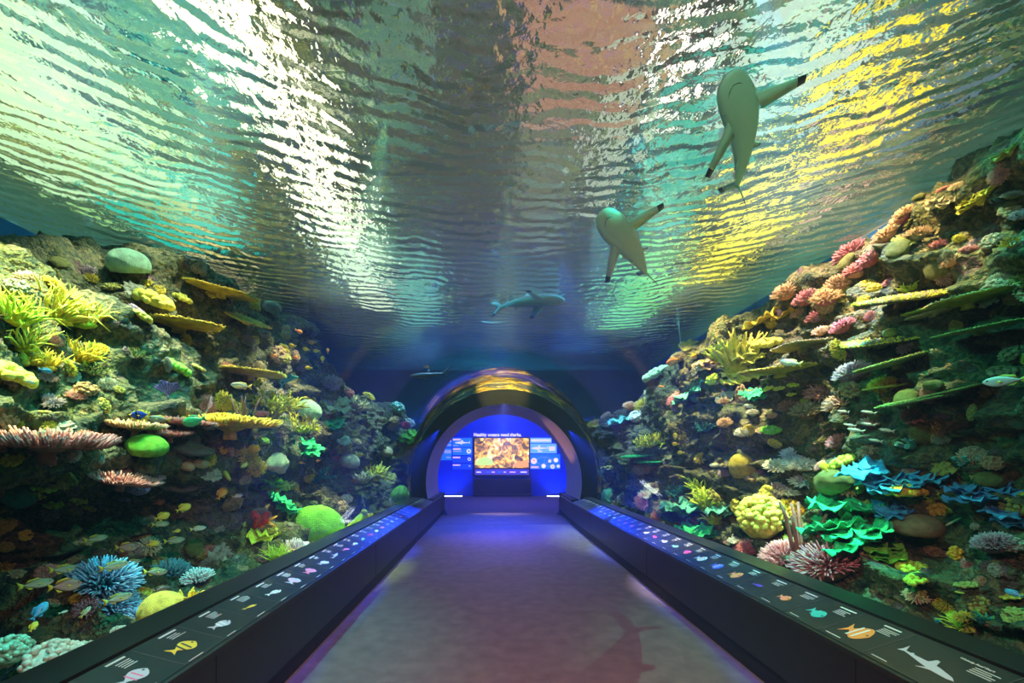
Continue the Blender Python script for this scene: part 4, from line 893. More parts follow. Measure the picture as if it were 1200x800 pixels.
R_ = [
 ('fingers',866,380,84,'yellow','large yellow branching finger coral at the waterline on the right',dict(tipc='yellow')),
 ('fingers',846,398,40,'yellow','yellow finger coral left of the large one at the waterline',dict(tipc='lime')),
 ('leafy',905,378,46,'gold','golden brown ruffled coral right of the large yellow finger coral'),
 ('patch',898,405,34,'yellow','yellow lobed crust below the large finger coral'),
 ('leafy',880,420,40,'yellow','yellow ruffled coral in the middle of the right slope'),
 ('leafy',868,446,38,'yellow','lower yellow ruffled coral above the dark green hollow'),
 ('cup',858,435,22,'olive','round olive cup coral left of the yellow ruffles'),
 ('shelf',918,434,76,'mustard','thin mustard plate coral slanting up right in the middle of the right slope',dict(tilt=.1,off=.1)),
 ('shelf',945,408,66,'olive','long olive plate coral above the thin mustard one',dict(tilt=.1,off=.05,tipc='tan')),
 ('patch',902,455,14,'lime','lime coral button under the mustard plate, leftmost'),
 ('patch',914,455,14,'lime','lime coral button under the mustard plate, second from left'),
 ('patch',929,452,13,'lime','lime coral button under the mustard plate, third and highest'),
 ('patch',928,462,12,'lime','lime coral button directly below the highest one'),
 ('patch',944,469,12,'lime','lime coral button farthest right under the mustard plate'),
 ('pom',1000,290,44,'rose','pink tufted coral at the crest where the right rock meets the surface',dict(tipc='rose')),
 ('pom',1062,255,36,'rose','pink coral cluster on the highest peak of the right rock',dict(tipc='salmon')),
 ('pom',1040,278,36,'salmon','salmon tufted coral just below the highest peak',dict(tipc='salmon')),
 ('pom',1075,278,34,'tan','tan tufted coral right of the salmon one under the peak',dict(tipc='salmon')),
 ('pom',1022,305,36,'rose','rose coral tuft halfway down the crest line',dict(tipc='rose')),
 ('pom',1005,320,34,'salmon','salmon coral tuft in the row descending the right crest',dict(tipc='rose')),
 ('pom',985,335,36,'salmon','broad salmon coral tuft in the middle of the crest row',dict(tipc='salmon')),
 ('pom',968,352,34,'rose','rose coral tuft in the lower half of the crest row',dict(tipc='salmon')),
 ('pom',945,352,30,'rose','pinkish coral tuft left of the crest row',dict(tipc='rose')),
 ('pom',922,345,32,'salmon','salmon coral tuft nearest the waterline gap',dict(tipc='salmon')),
 ('pom',958,372,26,'mauve','mauve coral tuft below the crest row',dict(tipc='rose')),
 ('pom',988,385,30,'rose','bright rose coral tuft left of the big brown plate corals',dict(tipc='rose')),
 ('pom',962,390,20,'salmon','small salmon tuft lowest under the crest row',dict(tipc='salmon')),
 ('pom',938,368,22,'tan','tan tuft between the crest row and the golden ruffles',dict(tipc='salmon')),
 ('pom',1100,288,24,'mauve','mauve tuft in the blue haze right of the peak',dict(tipc='rose')),
 ('pom',1115,308,28,'salmon','salmon tuft in the haze above the long plates',dict(tipc='salmon')),
 ('pom',1134,295,24,'mauve','hazy mauve tuft right of the salmon one above the long plates',dict(tipc='rose')),
 ('knobs',1024,340,20,'gold','bright golden coral knobs on top of the big brown plate coral'),
 ('knobs',1012,352,16,'gold','golden knob at the left rim of the big brown plate coral'),
 ('fingers',1070,320,34,'olive','olive leafy clump between peak and big brown plate',dict(tipc='lime')),
 ('shelf',1050,360,104,'brown','big brown plate coral with golden rim, topmost of the stack',dict(tilt=.25,off=.15,tipc='gold')),
 ('shelf',1030,400,88,'brown','second brown plate coral of the stack, rim golden at left',dict(tilt=.25,off=.12,tipc='gold')),
 ('shelf',1100,382,72,'mustard','long mustard plate coral right of the brown stack',dict(tilt=.15,off=.12)),
 ('shelf',1140,350,110,'mustard','long thin plate coral stretching to the right edge',dict(tilt=.1,off=.1,tipc='tan')),
 ('shelf',1108,362,52,'tan','short tan plate coral between the two long ones',dict(tilt=.12,off=.1)),
 ('shelf',1070,430,92,'olive','dim olive plate coral under the brown stack',dict(tilt=.2,off=.1)),
 ('shelf',1050,458,50,'mustard','small bright rimmed plate coral with a yellow tuft on it',dict(tilt=.15,off=.12,tipc='yellow')),
 ('tuft',1036,454,40,'gold','bright orange yellow tuft coral on the right slope centre',dict(tipc='gold')),
 ('shelf',1090,478,84,'olive','wide dim olive plate coral below the yellow tuft',dict(tilt=.2,off=.12)),
 ('shelf',1145,452,76,'olive','dim olive plate coral behind the large white fish',dict(tilt=.2,off=.12)),
 ('shelf',1160,395,90,'olive','hazy olive plate coral near the right edge',dict(tilt=.15,off=.1)),
 ('staghorn',1185,290,46,'gold','golden branching coral at the upper right edge',dict(tipc='gold')),
 ('leafy',1150,235,52,'mustard','hazy mustard leafy coral near the surface at right'),
 ('leafy',1185,180,40,'olive','dark olive leafy coral at the right edge by the surface'),
 ('leafy',1105,240,40,'tan','hazy tan leafy coral just under the surface at right'),
 ('pom',970,462,52,'brown','brown tufted coral left of the yellow tuft',dict(tipc='pink')),
 ('pom',1000,440,46,'mauve','dim mauve tufted coral under the second brown plate',dict(tipc='mauve')),
 ('pom',985,475,40,'brown','brown tufted coral with orange tips above the pink fish school',dict(tipc='salmon')),
 ('pom',945,485,36,'brown','dark brown coral tuft in the shade left of the fish school',dict(tipc='brown')),
 ('pom',1018,498,28,'mauve','pale tipped tuft behind the pink fish school',dict(tipc='cream')),
 ('pom',985,520,32,'mauve','mauve tuft above the lime coral slab',dict(tipc='pink')),
 ('pom',925,478,26,'brown','brown tuft near the small orange tipped coral',dict(tipc='brown')),
 ('tuft',905,488,12,'salmon','small orange and white tipped coral in the shade'),
 ('pom',882,485,14,'cream','small cream pom coral right of the silver fish'),
 ('pom',849,472,15,'salmon','small salmon pom coral above another of its kind',dict(tipc='salmon')),
 ('pom',850,497,18,'salmon','salmon pom coral, lower of the upright pair',dict(tipc='salmon')),
 ('pom',871,508,18,'cream','cream speckled pom coral in the blue hollow',dict(tipc='cream')),
 ('staghorn',828,505,36,'teal','pale green spiky coral in the blue hollow',dict(tipc='mint')),
 ('patch',903,506,24,'green','bright green leaf shaped coral on the dark right slope'),
 ('patch',990,543,36,'lime','lime coral slab behind the grey boulder'),
 ('boulder',990,566,48,'olive','smooth olive grey boulder below the lime slab',dict(off=.1)),
 ('leafy',1035,560,72,'royal','electric blue ruffled coral, left half of the blue bank',dict(tipc='cyan')),
 ('leafy',1066,572,84,'royal','electric blue ruffled coral, larger right half of the blue bank',dict(tipc='cyan')),
 ('leafy',1050,600,52,'navy','deep blue ruffled coral under the electric blue bank'),
 ('leafy',1150,585,80,'navy','dim navy ruffled coral at the right edge'),
 ('leafy',1185,610,60,'navy','darkest navy ruffled coral in the right edge shade'),
 ('staghorn',1098,585,36,'lime','yellow green fringe coral trailing down the blue bank',dict(tipc='yellow')),
 ('tubes',1070,518,44,'teal','dim teal tube sponges above the electric blue coral',dict(up=(-.6,-.1,.35),base=.1)),
 ('tubes',1130,538,36,'teal','teal tube sponges with open ends right of the dim ones',dict(up=(-.7,-.3,.3),base=.1)),
 ('pom',940,545,52,'lilac','pale lilac plate of tufts at centre of the white tipped group',dict(zs=.5,tipc='white')),
 ('pom',912,547,34,'cream','cream tufted plate left of the lilac one',dict(zs=.5,tipc='cream')),
 ('pom',930,533,30,'lilac','lilac tufts behind the cream tufted plate',dict(zs=.5,tipc='lilac')),
 ('pom',945,563,42,'lilac','lilac white tufted plate just above the brown sea whips',dict(zs=.45,tipc='white')),
 ('pom',920,577,30,'cream','cream tufts left of the sea whips',dict(zs=.5,tipc='cream')),
 ('tall',871,540,27,'mustard','tall hazy olive yellow dome coral in the right bank middle',dict(base=.4)),
 ('pom',850,556,16,'mauve','mauve tuft left of the tall hazy dome'),
 ('column',868,590,18,'yellow','slender yellow pillar coral in front of the tall dome',dict(base=.4)),
 ('column',898,570,18,'yellow','bright yellow leaning pillar coral above the bubble coral',dict(base=.6)),
 ('bubble',895,614,62,'yellow','bright yellow bubble coral mass on the right bank',dict(off=.05)),
 ('bubble',925,605,40,'gold','golden bubble coral right of the brighter yellow mass'),
 ('tall',847,622,42,'white','pale whitish green dome coral by the right rail',dict(d=6.0,base=.3,zs=.7)),
 ('whips',942,612,165,'pink','tall brown pink sea whips by the right rail',dict(tilt=0,base=.27,d=3.9)),
 ('tuft',878,644,34,'rose','rose tuft coral left of two others at the right rail',dict(d=4.7)),
 ('tuft',918,654,56,'rose','rose tuft coral at the foot of the sea whips',dict(d=4.2)),
 ('tuft',970,664,88,'pink','largest pinkish tuft coral at the right rail',dict(d=3.7,tipc='rose')),
 ('knobs',1003,688,24,'tan','tan coral knob peeping over the right rail',dict(d=3.6)),
 ('leafy',995,600,74,'emerald','bright emerald lettuce coral below the olive boulder'),
 ('leafy',975,625,64,'emerald','emerald lettuce coral right of the sea whips'),
 ('leafy',1010,635,64,'emerald','wide green lettuce coral on the lower right bank'),
 ('leafy',1035,650,48,'green','dim green leafy coral below the emerald lettuce'),
 ('patch',1068,668,42,'lime','lime leaf coral on the dark green lower right bank'),
 ('patch',1075,680,32,'lime','second lime leaf coral just beneath the first on the lower bank'),
 ('dome',1075,622,62,'brown','large brown brain coral with golden top on the right bank',dict(zs=.8)),
 ('patch',1072,610,50,'gold','golden crust on top of the large brown brain coral',dict(off=.25,tilt=.2)),
 ('pom',1165,640,58,'mauve','grey mauve tufted coral ball on the dark right bank'),
 ('column',1120,640,20,'gold','golden lumpy pillar coral left of the grey tufted ball',dict(base=.5)),
 ('rod',1118,612,26,'tan','tan lobe with yellow end above the golden pillar',dict(rot=1.2)),
 ('spikes',1150,700,66,'teal','dim green branching coral in the lower right corner',dict(tipc='green',base=.4)),
 ('grass',1135,720,50,'olive','shadowy green grass coral at lower right',dict(tipc='lime',base=.3)),
 ('dome',1118,722,18,'lime','lime coral cushion in the lower right corner, left one'),
 ('dome',1136,738,22,'yellow','yellow coral cushion beside the right rail'),
 ('rod',1125,695,26,'yellow','yellow coral finger above the lime cushion',dict(rot=.3)),
 ('barrel',1098,725,16,'cyan','small cyan ring sponge near the right rail',dict(base=.2)),
 ('dome',1197,745,24,'mint','pale mint coral head cut by the right edge',dict(d=2.9)),
 ('thicket',762,524,42,'yellow','yellow staghorn coral in the far right gap above the blue glow',dict(tipc='yellow')),
 ('staghorn',778,520,34,'lime','green branching coral beside the far yellow staghorn',dict(tipc='mint')),
 ('shelf',752,535,34,'emerald','green rimmed shelf coral under the far yellow staghorn',dict(tilt=.1,off=.1)),
 ('shelf',765,545,32,'emerald','lowest green rimmed shelf coral below the far staghorn',dict(tilt=.1,off=.1)),
 ('tuft',738,477,16,'orange','small orange twig coral far back on the right',dict(tipc='salmon')),
 ('knobs',746,490,18,'white','white coral lump under the orange twig coral'),
 ('leafy',728,496,26,'teal','dim teal leafy coral near the portal at right'),
 ('fingers',820,550,38,'lime','lime finger coral, upper one above the green pair'),
 ('fingers',828,568,40,'lime','lime finger coral in the middle of the right bank'),
 ('fingers',838,590,34,'lime','lowest lime finger coral above the pale dome'),
 ('leafy',800,600,44,'teal','teal ruffled coral behind the right rail'),
 ('leafy',822,625,40,'emerald','green ruffled coral left of the pale dome coral'),
 ('staghorn',795,580,34,'teal','small teal twig coral above the ruffled coral',dict(tipc='cyan')),
 ('leafy',850,598,34,'teal','teal leafy coral above the pale dome coral'),
 ('boulder',743,592,34,'cream','round beige boulder by the right rail near the portal',dict(d=9.0)),
 ('tall',720,582,22,'teal','green dome left of the beige boulder',dict(d=9.8,base=.3)),
 ('fan',709,556,28,'mint','mint green sea fan on a stem right of the portal',dict(d=10.3,rot=.3,base=.3)),
 ('rod',780,612,34,'lime','lime coral strip along the right rail',dict(d=7.2,rot=1.5)),
 ('pom',692,478,18,'gold','golden tuft coral beside the right of the portal top'),
 ('shelf',700,488,20,'mustard','yellow plate coral beside the right of the portal'),
 ('patch',770,430,30,'mint','mint green oval coral under the surface, far right side',dict()),
 ('tuft',793,470,22,'rose','rose coral twig under the rope in the far gap'),
 ('tuft',790,398,20,'tan','tan coral tuft hanging near the surface by the rope',dict()),
 ('leafy',832,430,30,'salmon','salmon crusting coral left of the olive cup coral'),
 ('knobs',815,418,10,'gold','tiny golden knob above the salmon crust'),
 ('knobs',838,448,22,'lime','pale lime knobs below the salmon crust'),
 ('leafy',815,465,42,'teal','dim teal ruffled coral below the pale lime knobs'),
 ('leafy',885,465,26,'emerald','dark green cup shaped coral above the silver fish'),
]
for row in L_+R_:
    k, x, y, w, c, lb = row[:6]; coral(k, x, y, w, c, lb, **(row[6] if len(row) > 6 else {}))
# small growth covering the rock: parts of the reef itself
def growth(root, bvh, side, n, seed):
    r = random.Random(seed); kinds = [('poms','brown','tan'),('knobs','olive',None),('patch','olive',None),('poms','olive','mustard'),('knobs','grey',None),('tuft','mauve','pink'),('patch','mustard',None),('knobs','brown',None),('leafy','olive',None),('poms','brown','mauve'),('boulder','olive',None),('staghorn','olive','tan'),('leafy','grey',None),('patch','brown',None),('tuft','olive','grey')]
    small = {}
    for i in range(n+70):
        px, py = ((r.uniform(-420, 0) if side < 0 else r.uniform(1200, 1650)), r.uniform(60, 700)) if i >= n else (r.uniform(0, 490), r.uniform(300, 720)) if side < 0 else (r.uniform(700, 1200), r.uniform(200, 740))
        h = hit(px, py)
        if not h or h[2] < 1.5: continue
        loc, nor, d = h; k, c, t = r.choice(kinds); mk = (k, c, t, 's')
        if mk not in _mesh: _mesh[mk] = [(nm, m.mesh(nm, cmat(t or c, 1, k) if tip else cmat(c, TIPPED.get(k, 0), k))) for nm, m, tip in GEN[k](2)]
        if mk not in small:   # one joined mesh for each kind of growth
            bmj = bmesh.new(); ms = []
            for nm, me in _mesh[mk]:
                o0 = len(bmj.faces); bmj.from_mesh(me); bmj.faces.ensure_lookup_table()
                for f in bmj.faces[o0:]: f.material_index = len(ms)
                ms.append(me.materials[0])
            me2 = bpy.data.meshes.new(CNAME[k]); bmj.to_mesh(me2); bmj.free()
            for q in ms: me2.materials.append(q)
            small[mk] = me2
        o = link(bpy.data.objects.new({'boulder':'stone','leafy':'ruffled_growth','patch':'crust','knobs':'knobbly_growth','pom':'tufted_growth','poms':'tufted_growth','tuft':'tufted_growth','staghorn':'twiggy_growth'}[k], small[mk])); o.parent = root
        s = r.uniform(6, 14)*d/F; o.location = loc-nor*s*.1; o.scale = (s, s, s*r.uniform(.5, .9)); ax = (nor*.7+Vector((0,0,.3))).normalized()
        o.rotation_euler = (ax.to_track_quat('Z', 'Y') @ Euler((0, 0, r.random()*6.28)).to_quaternion()).to_euler()
growth(reef_l, bvh_l, -1, 230, 5); growth(reef_r, bvh_r, 1, 230, 6)
# ------------------------------------------------------------------ fish
def two_tone(name, back, belly, rough=.4, bars=None):
    m, nt, n, l = nmat(name); b = n['Principled BSDF']; tc = n.new('ShaderNodeTexCoord'); sp = n.new('ShaderNodeSeparateXYZ'); l.new(tc.outputs['Generated'], sp.inputs[0])
    r = n.new('ShaderNodeValToRGB'); e = r.color_ramp.elements; e[0].position = .3; e[0].color = c4(belly); e[1].position = .62; e[1].color = c4(back); l.new(sp.outputs['Z'], r.inputs[0])
    l.new(r.outputs[0], b.inputs['Base Color']); b.inputs['Roughness'].default_value = rough
    if bars:
        r2 = n.new('ShaderNodeValToRGB'); r2.color_ramp.interpolation = 'CONSTANT'; e = r2.color_ramp.elements
        while len(e) < len(bars)+1: e.new(.5)
        e[0].position = 0; e[0].color = (0,0,0,1)
        for i, (p, v) in enumerate(bars): e[i+1].position = p; e[i+1].color = (v, v, v, 1)
        l.new(sp.outputs['X'], r2.inputs[0]); mx = n.new('ShaderNodeMix'); mx.data_type = 'RGBA'; l.new(r2.outputs[0], mx.inputs['Factor']); l.new(r.outputs[0], mx.inputs[6]); mx.inputs[7].default_value = (.01,.01,.02,1); l.new(mx.outputs[2], b.inputs['Base Color'])
    return m
EYE_M = simple('fish_eye', (.01,.01,.01), .15)
FM = {
 'snapper': (two_tone('snapper_skin', (.26,.30,.18), (.55,.62,.5)), simple('snapper_fin', (.65,.6,.05), .6), .36, .14),
 'pinksnap': (two_tone('rosy_skin', (.36,.2,.16), (.6,.42,.36)), simple('rosy_fin', (.8,.6,.05), .6), .48, .18),
 'darkfish': (two_tone('dusky_skin', (.05,.05,.04), (.12,.11,.08)), simple('dusky_fin', (.12,.12,.05), .6), .5, .18),
 'silver': (two_tone('silver_skin', (.5,.58,.5), (.8,.85,.78)), simple('silver_fin', (.85,.75,.2), .6), .34, .13),
 'white': (two_tone('white_skin', (.8,.85,.85), (.95,.95,.95)), simple('white_fin', (.95,.85,.15), .6), .33, .13),
 'tang': (two_tone('tang_skin', (.02,.12,.85), (.02,.18,.95), .4, [(.35,0),(.45,1),(.52,0),(.56,1),(.7,0)]), simple('tang_fin', (.95,.8,.05), .6), .55, .15),
 'green': (two_tone('parrot_skin', (.02,.4,.15), (.05,.55,.25)), simple('parrot_fin', (.02,.3,.12), .6), .5, .2),
 'bluefish': (two_tone('blue_skin', (.04,.3,.55), (.1,.45,.7)), simple('blue_fin', (.05,.3,.5), .6), .45, .18),
 'yellow': (two_tone('yellow_skin', (.85,.55,.02), (.95,.75,.08)), simple('yellow_fin', (.9,.7,.05), .6), .55, .16),
 'orange': (two_tone('orange_skin', (.9,.3,.04), (1,.5,.12)), simple('orange_fin', (.95,.45,.08), .6), .5, .18),
 'pinkslim': (two_tone('slim_skin', (.55,.42,.36), (.85,.72,.62)), simple('slim_fin', (.6,.5,.42), .6), .22, .12),
 'grey': (two_tone('grey_skin', (.14,.17,.22), (.25,.3,.36)), simple('grey_fin', (.15,.18,.22), .6), .6, .18),
}
_fm = {}
def fish_parts(kind, fancy):
    key = (kind, fancy)
    if key in _fm: return _fm[key]
    sk, fn, H, W = FM[kind]; out = []
    b = MB(); n = 12; rings = [(-.34,.13,.35),(-.28,.2,.45),(-.15,.55,.75),(0,.88,.95),(.14,1,1),(.28,.9,.95),(.4,.62,.75),(.47,.32,.42),(.5,.06,.08)]
    vs = [(x, W/2*w*math.cos(2*PI*j/n)*.9, H/2*h*math.sin(2*PI*j/n)+(.01 if x > .3 else 0)) for x, h, w in rings for j in range(n)]
    fs = [(i*n+j, i*n+(j+1) % n, (i+1)*n+(j+1) % n, (i+1)*n+j) for i in range(len(rings)-1) for j in range(n)]+[tuple(range(n))[::-1], tuple(range(8*n, 9*n))]
    b.add(vs, fs); out.append(('body', b, sk))
    def fin(nm, pts, t=.008, m=fn, y=0, sw=0):
        q = MB(); k = len(pts); q.add([(x, y-t+sw*abs(z), z) for x, z in pts]+[(x, y+t+sw*abs(z), z) for x, z in pts], [tuple(range(k))[::-1], tuple(range(k, 2*k))]+[(i, (i+1) % k, k+(i+1) % k, k+i) for i in range(k)]); out.append((nm, q, m))
    fin('tail_fin', [(-.30,.03),(-.5,.17),(-.44,.0),(-.5,-.17),(-.30,-.03)])
    if fancy:
        fin('dorsal_fin', [(.2,H*.46),(.05,H*.62),(-.2,H*.48),(-.28,H*.16),(-.1,H*.36),(.1,H*.47)], .006, fn)
        fin('anal_fin', [(-.05,-H*.45),(-.18,-H*.52),(-.28,-H*.15),(-.15,-H*.33)], .006, fn)
        for s in (-1, 1): fin('pectoral_fin', [(.2,-.02),(.06,-.07),(.04,-.02),(.1,.02)], .004, fn, y=s*W*.47)
        for s in (-1, 1):
            q = MB(); q.ball((.38, s*W*.34, H*.12), .022, 8, 5); out.append(('eye', q, EYE_M))
    _fm[key] = [(nm, q.mesh(nm, m)) for nm, q, m in out]; return _fm[key]
def frame_at(px, py, ang, yaw=0):
    v = ray(px, py).normalized(); rt = v.cross(Vector((0,0,1))).normalized(); up = rt.cross(v).normalized()
    X = (rt*math.cos(R(ang))+up*math.sin(R(ang))); Y = v; X = (X*math.cos(R(yaw))+v*math.sin(R(yaw))).normalized(); Z = X.cross(Y).normalized(); Y = Z.cross(X).normalized()
    if Z.z < 0: Z = -Z; Y = -Y
    return Matrix((X, Y, Z)).transposed()
def fish(kind, px, py, w, ang, label, d=None, group=None, yaw=15):
    if d is None:
        h = hit(px, py); dd = h[2] if h else 6; d = dd-.45
        x = ray(px, py).x*d-TX; z = EYE+ray(px, py).z*d-TZ; g = 0
        while math.hypot(x, z) < TR+.12 and g < 30: d += .08; x = ray(px, py).x*d-TX; z = EYE+ray(px, py).z*d-TZ; g += 1
        if h and d > h[2]-.06: d = h[2]-.06
    L = w*d/F/math.sqrt(1+((px-CX)/F)**2*.9); e = empty({'snapper':'snapper','pinksnap':'snapper','tang':'surgeonfish','green':'parrotfish','yellow':'yellow_reef_fish','orange':'orange_reef_fish'}.get(kind, 'reef_fish'), at(px, py, d))
    e.rotation_euler = frame_at(px, py, ang, yaw).to_euler(); e.scale = (L, L, L)
    for nm, me in fish_parts(kind, w >= 14): o = link(bpy.data.objects.new(nm, me)); o.parent = e
    tag(e, label, 'fish', group)
FL = [
 ('snapper',112,631,30,8,'silver green snapper above the dusky pair in the lower left school'),
 ('darkfish',119,647,24,185,'dusky blue grey fish under the uppermost silver green snapper'),
 ('pinksnap',148,641,28,-5,'rosy snapper with a bright yellow tail in the lower left school'),
 ('snapper',133,663,36,8,'long snapper in the middle of the lower left school'),
 ('snapper',156,658,20,0,'small snapper just right of the long middle one'),
 ('snapper',76,667,40,-4,'snapper swimming right above the leftmost pair'),
 ('snapper',42,684,44,3,'leftmost silver snapper of the lower school'),
 ('pinksnap',76,686,42,0,'rosy brown snapper behind the leftmost one'),
 ('snapper',182,670,30,-8,'snapper at the right end of the school, over the blue coral'),
 ('snapper',204,633,26,2,'pale snapper right of the school above the dark hollow'),
 ('silver',232,619,20,5,'small pale fish farthest right of the lower left school'),
 ('snapper',188,614,22,0,'pale fish in front of a yellow one on the lower left'),
 ('yellow',190,605,20,20,'yellow orange fish behind the pale fish on the lower left'),
 ('snapper',138,701,36,10,'dark olive snapper low over the blue coral'),
 ('snapper',100,717,20,50,'small olive fish turned upward over the blue coral'),
 ('darkfish',190,691,24,0,'dark plump fish resting over the yellow coral hump'),
 ('bluefish',46,716,34,55,'large blue fish nosing upward in the lower left corner'),
 ('yellow',39,734,18,60,'yellow and black fish under the large blue fish'),
 ('silver',74,717,12,10,'tiny pale fish right of the large blue fish'),
 ('yellow',179,637,16,10,'orange brown fish among the upper snappers'),
 ('yellow',207,622,10,10,'small round yellow fish above the pale right snapper'),
 ('yellow',215,595,20,25,'orange yellow fish below the pale rock shelf'),
 ('yellow',260,578,20,60,'yellow fish tilted up below the mustard coral finger'),
 ('silver',278,581,14,10,'small silver fish right of the tilted yellow one'),
 ('tang',165,486,24,190,'vivid blue surgeonfish with yellow tail over the orange rimmed table coral'),
 ('snapper',187,491,28,175,'pale green fish following the blue surgeonfish'),
 ('green',228,493,30,200,'emerald green parrotfish above the orange table coral'),
 ('darkfish',247,500,20,180,'small dark fish under the parrotfish'),
 ('bluefish',53,434,18,-10,'small blue fish over the brown left rock'),
 ('white',34,447,15,-10,'tiny white fish left under the small blue fish'),
 ('silver',283,452,26,178,'silver fish with yellow tail under the lowest mustard plate'),
 ('silver',246,385,17,110,'small pale fish hanging head up between mustard plates'),
 ('grey',101,261,26,75,'grey round fish under the surface at upper left'),
 ('darkfish',340,288,20,100,'dark slim fish silhouetted on the bright surface',5.6),
 ('darkfish',367,310,10,60,'tiny dark fish right of the slim silhouette',6),
 ('orange',350,388,10,-20,'topmost orange fish of the group in the blue gap'),
 ('orange',366,401,10,190,'largest orange fish on the right of the upper group'),
 ('yellow',343,405,9,180,'yellow fish left in the upper group of the blue gap'),
 ('yellow',359,409,9,170,'yellow fish in the middle of the blue gap group'),
 ('yellow',371,411,9,185,'yellow fish under the largest orange one'),
 ('orange',347,419,10,180,'orange yellow fish below the left yellow one'),
 ('yellow',378,421,9,90,'yellow fish upright at the right of the blue gap group'),
 ('orange',321,417,9,0,'dull orange fish at the left of the blue gap group'),
 ('yellow',362,431,9,180,'dim yellow fish lowest in the blue gap group'),
 ('orange',384,411,7,90,'small orange fish at the far right of the blue gap group'),
 ('yellow',310,440,11,185,'bright yellow fish beside the lowest mustard plate tip'),
 ('yellow',348,471,9,0,'yellow fish, left one of three over the pale coral ball'),
 ('yellow',357,466,8,0,'yellow fish, top one of three over the pale coral ball'),
 ('yellow',364,470,10,180,'yellow fish, right one of three over the pale coral ball'),
 ('yellow',423,533,10,180,'yellow fish beside the yellow finger coral near the portal'),
 ('yellow',363,530,10,180,'yellow fish in front of the emerald ledge'),
 ('orange',354,542,7,170,'tiny orange fish below the emerald ledge'),
 ('orange',373,540,6,200,'tiny orange fish in the dark blue gap, lower'),
 ('orange',381,526,6,200,'tiny orange fish in the dark blue gap, upper'),
 ('silver',306,509,20,25,'grey fish over the tip of the wide orange table coral'),
 ('pinkslim',988,482,16,168,'pink slim fish, upper left of the pink fish school'),
 ('pinkslim',1018,483,20,165,'pink slim fish, upper right of the pink fish school'),
 ('pinkslim',996,498,16,165,'pink slim fish at the middle left of the school'),
 ('pinkslim',1003,504,22,165,'longest pink slim fish, under the middle left one'),
 ('pinkslim',1018,497,18,165,'pink slim fish in the middle of the school'),
 ('pinkslim',1039,504,20,165,'pink slim fish at the right end of the school'),
 ('pinkslim',1026,516,18,165,'lowest pink slim fish of the school'),
 ('white',1178,446,56,180,'large white fish with yellow tail at the right edge'),
 ('silver',927,425,28,165,'pale fish crossing the thin mustard plate coral'),
 ('silver',879,476,16,165,'small silver fish above the cream pom coral'),
 ('darkfish',871,470,14,110,'dark and yellow fish nose to nose with the small silver one'),
 ('silver',839,545,16,180,'small teal silver fish in the blue hollow'),
 ('yellow',966,547,18,120,'slim yellow green fish beside the lilac tufts'),
 ('darkfish',842,410,14,0,'small black fish under the large yellow finger coral'),
 ('yellow',791,511,9,90,'yellow fish, top of a vertical row in the far right gap'),
 ('yellow',792,520,9,180,'yellow fish, second of the vertical row in the far right gap'),
 ('yellow',798,530,9,180,'yellow fish, lowest of the vertical row in the far right gap'),
 ('orange',775,453,7,180,'tiny orange fish in the deep blue right of the portal'),
 ('orange',789,423,18,200,'red orange fish beside the rope on the right'),
 ('bluefish',1188,695,24,160,'dim blue fish at the right edge above the corner coral'),
 ('orange',500,430,7,0,'tiny orange fish left above the portal ring',10.8),
]
for f_ in FL: fish(f_[0], f_[1], f_[2], f_[3], f_[4], f_[5], *(f_[6:] if len(f_) > 6 else ()))
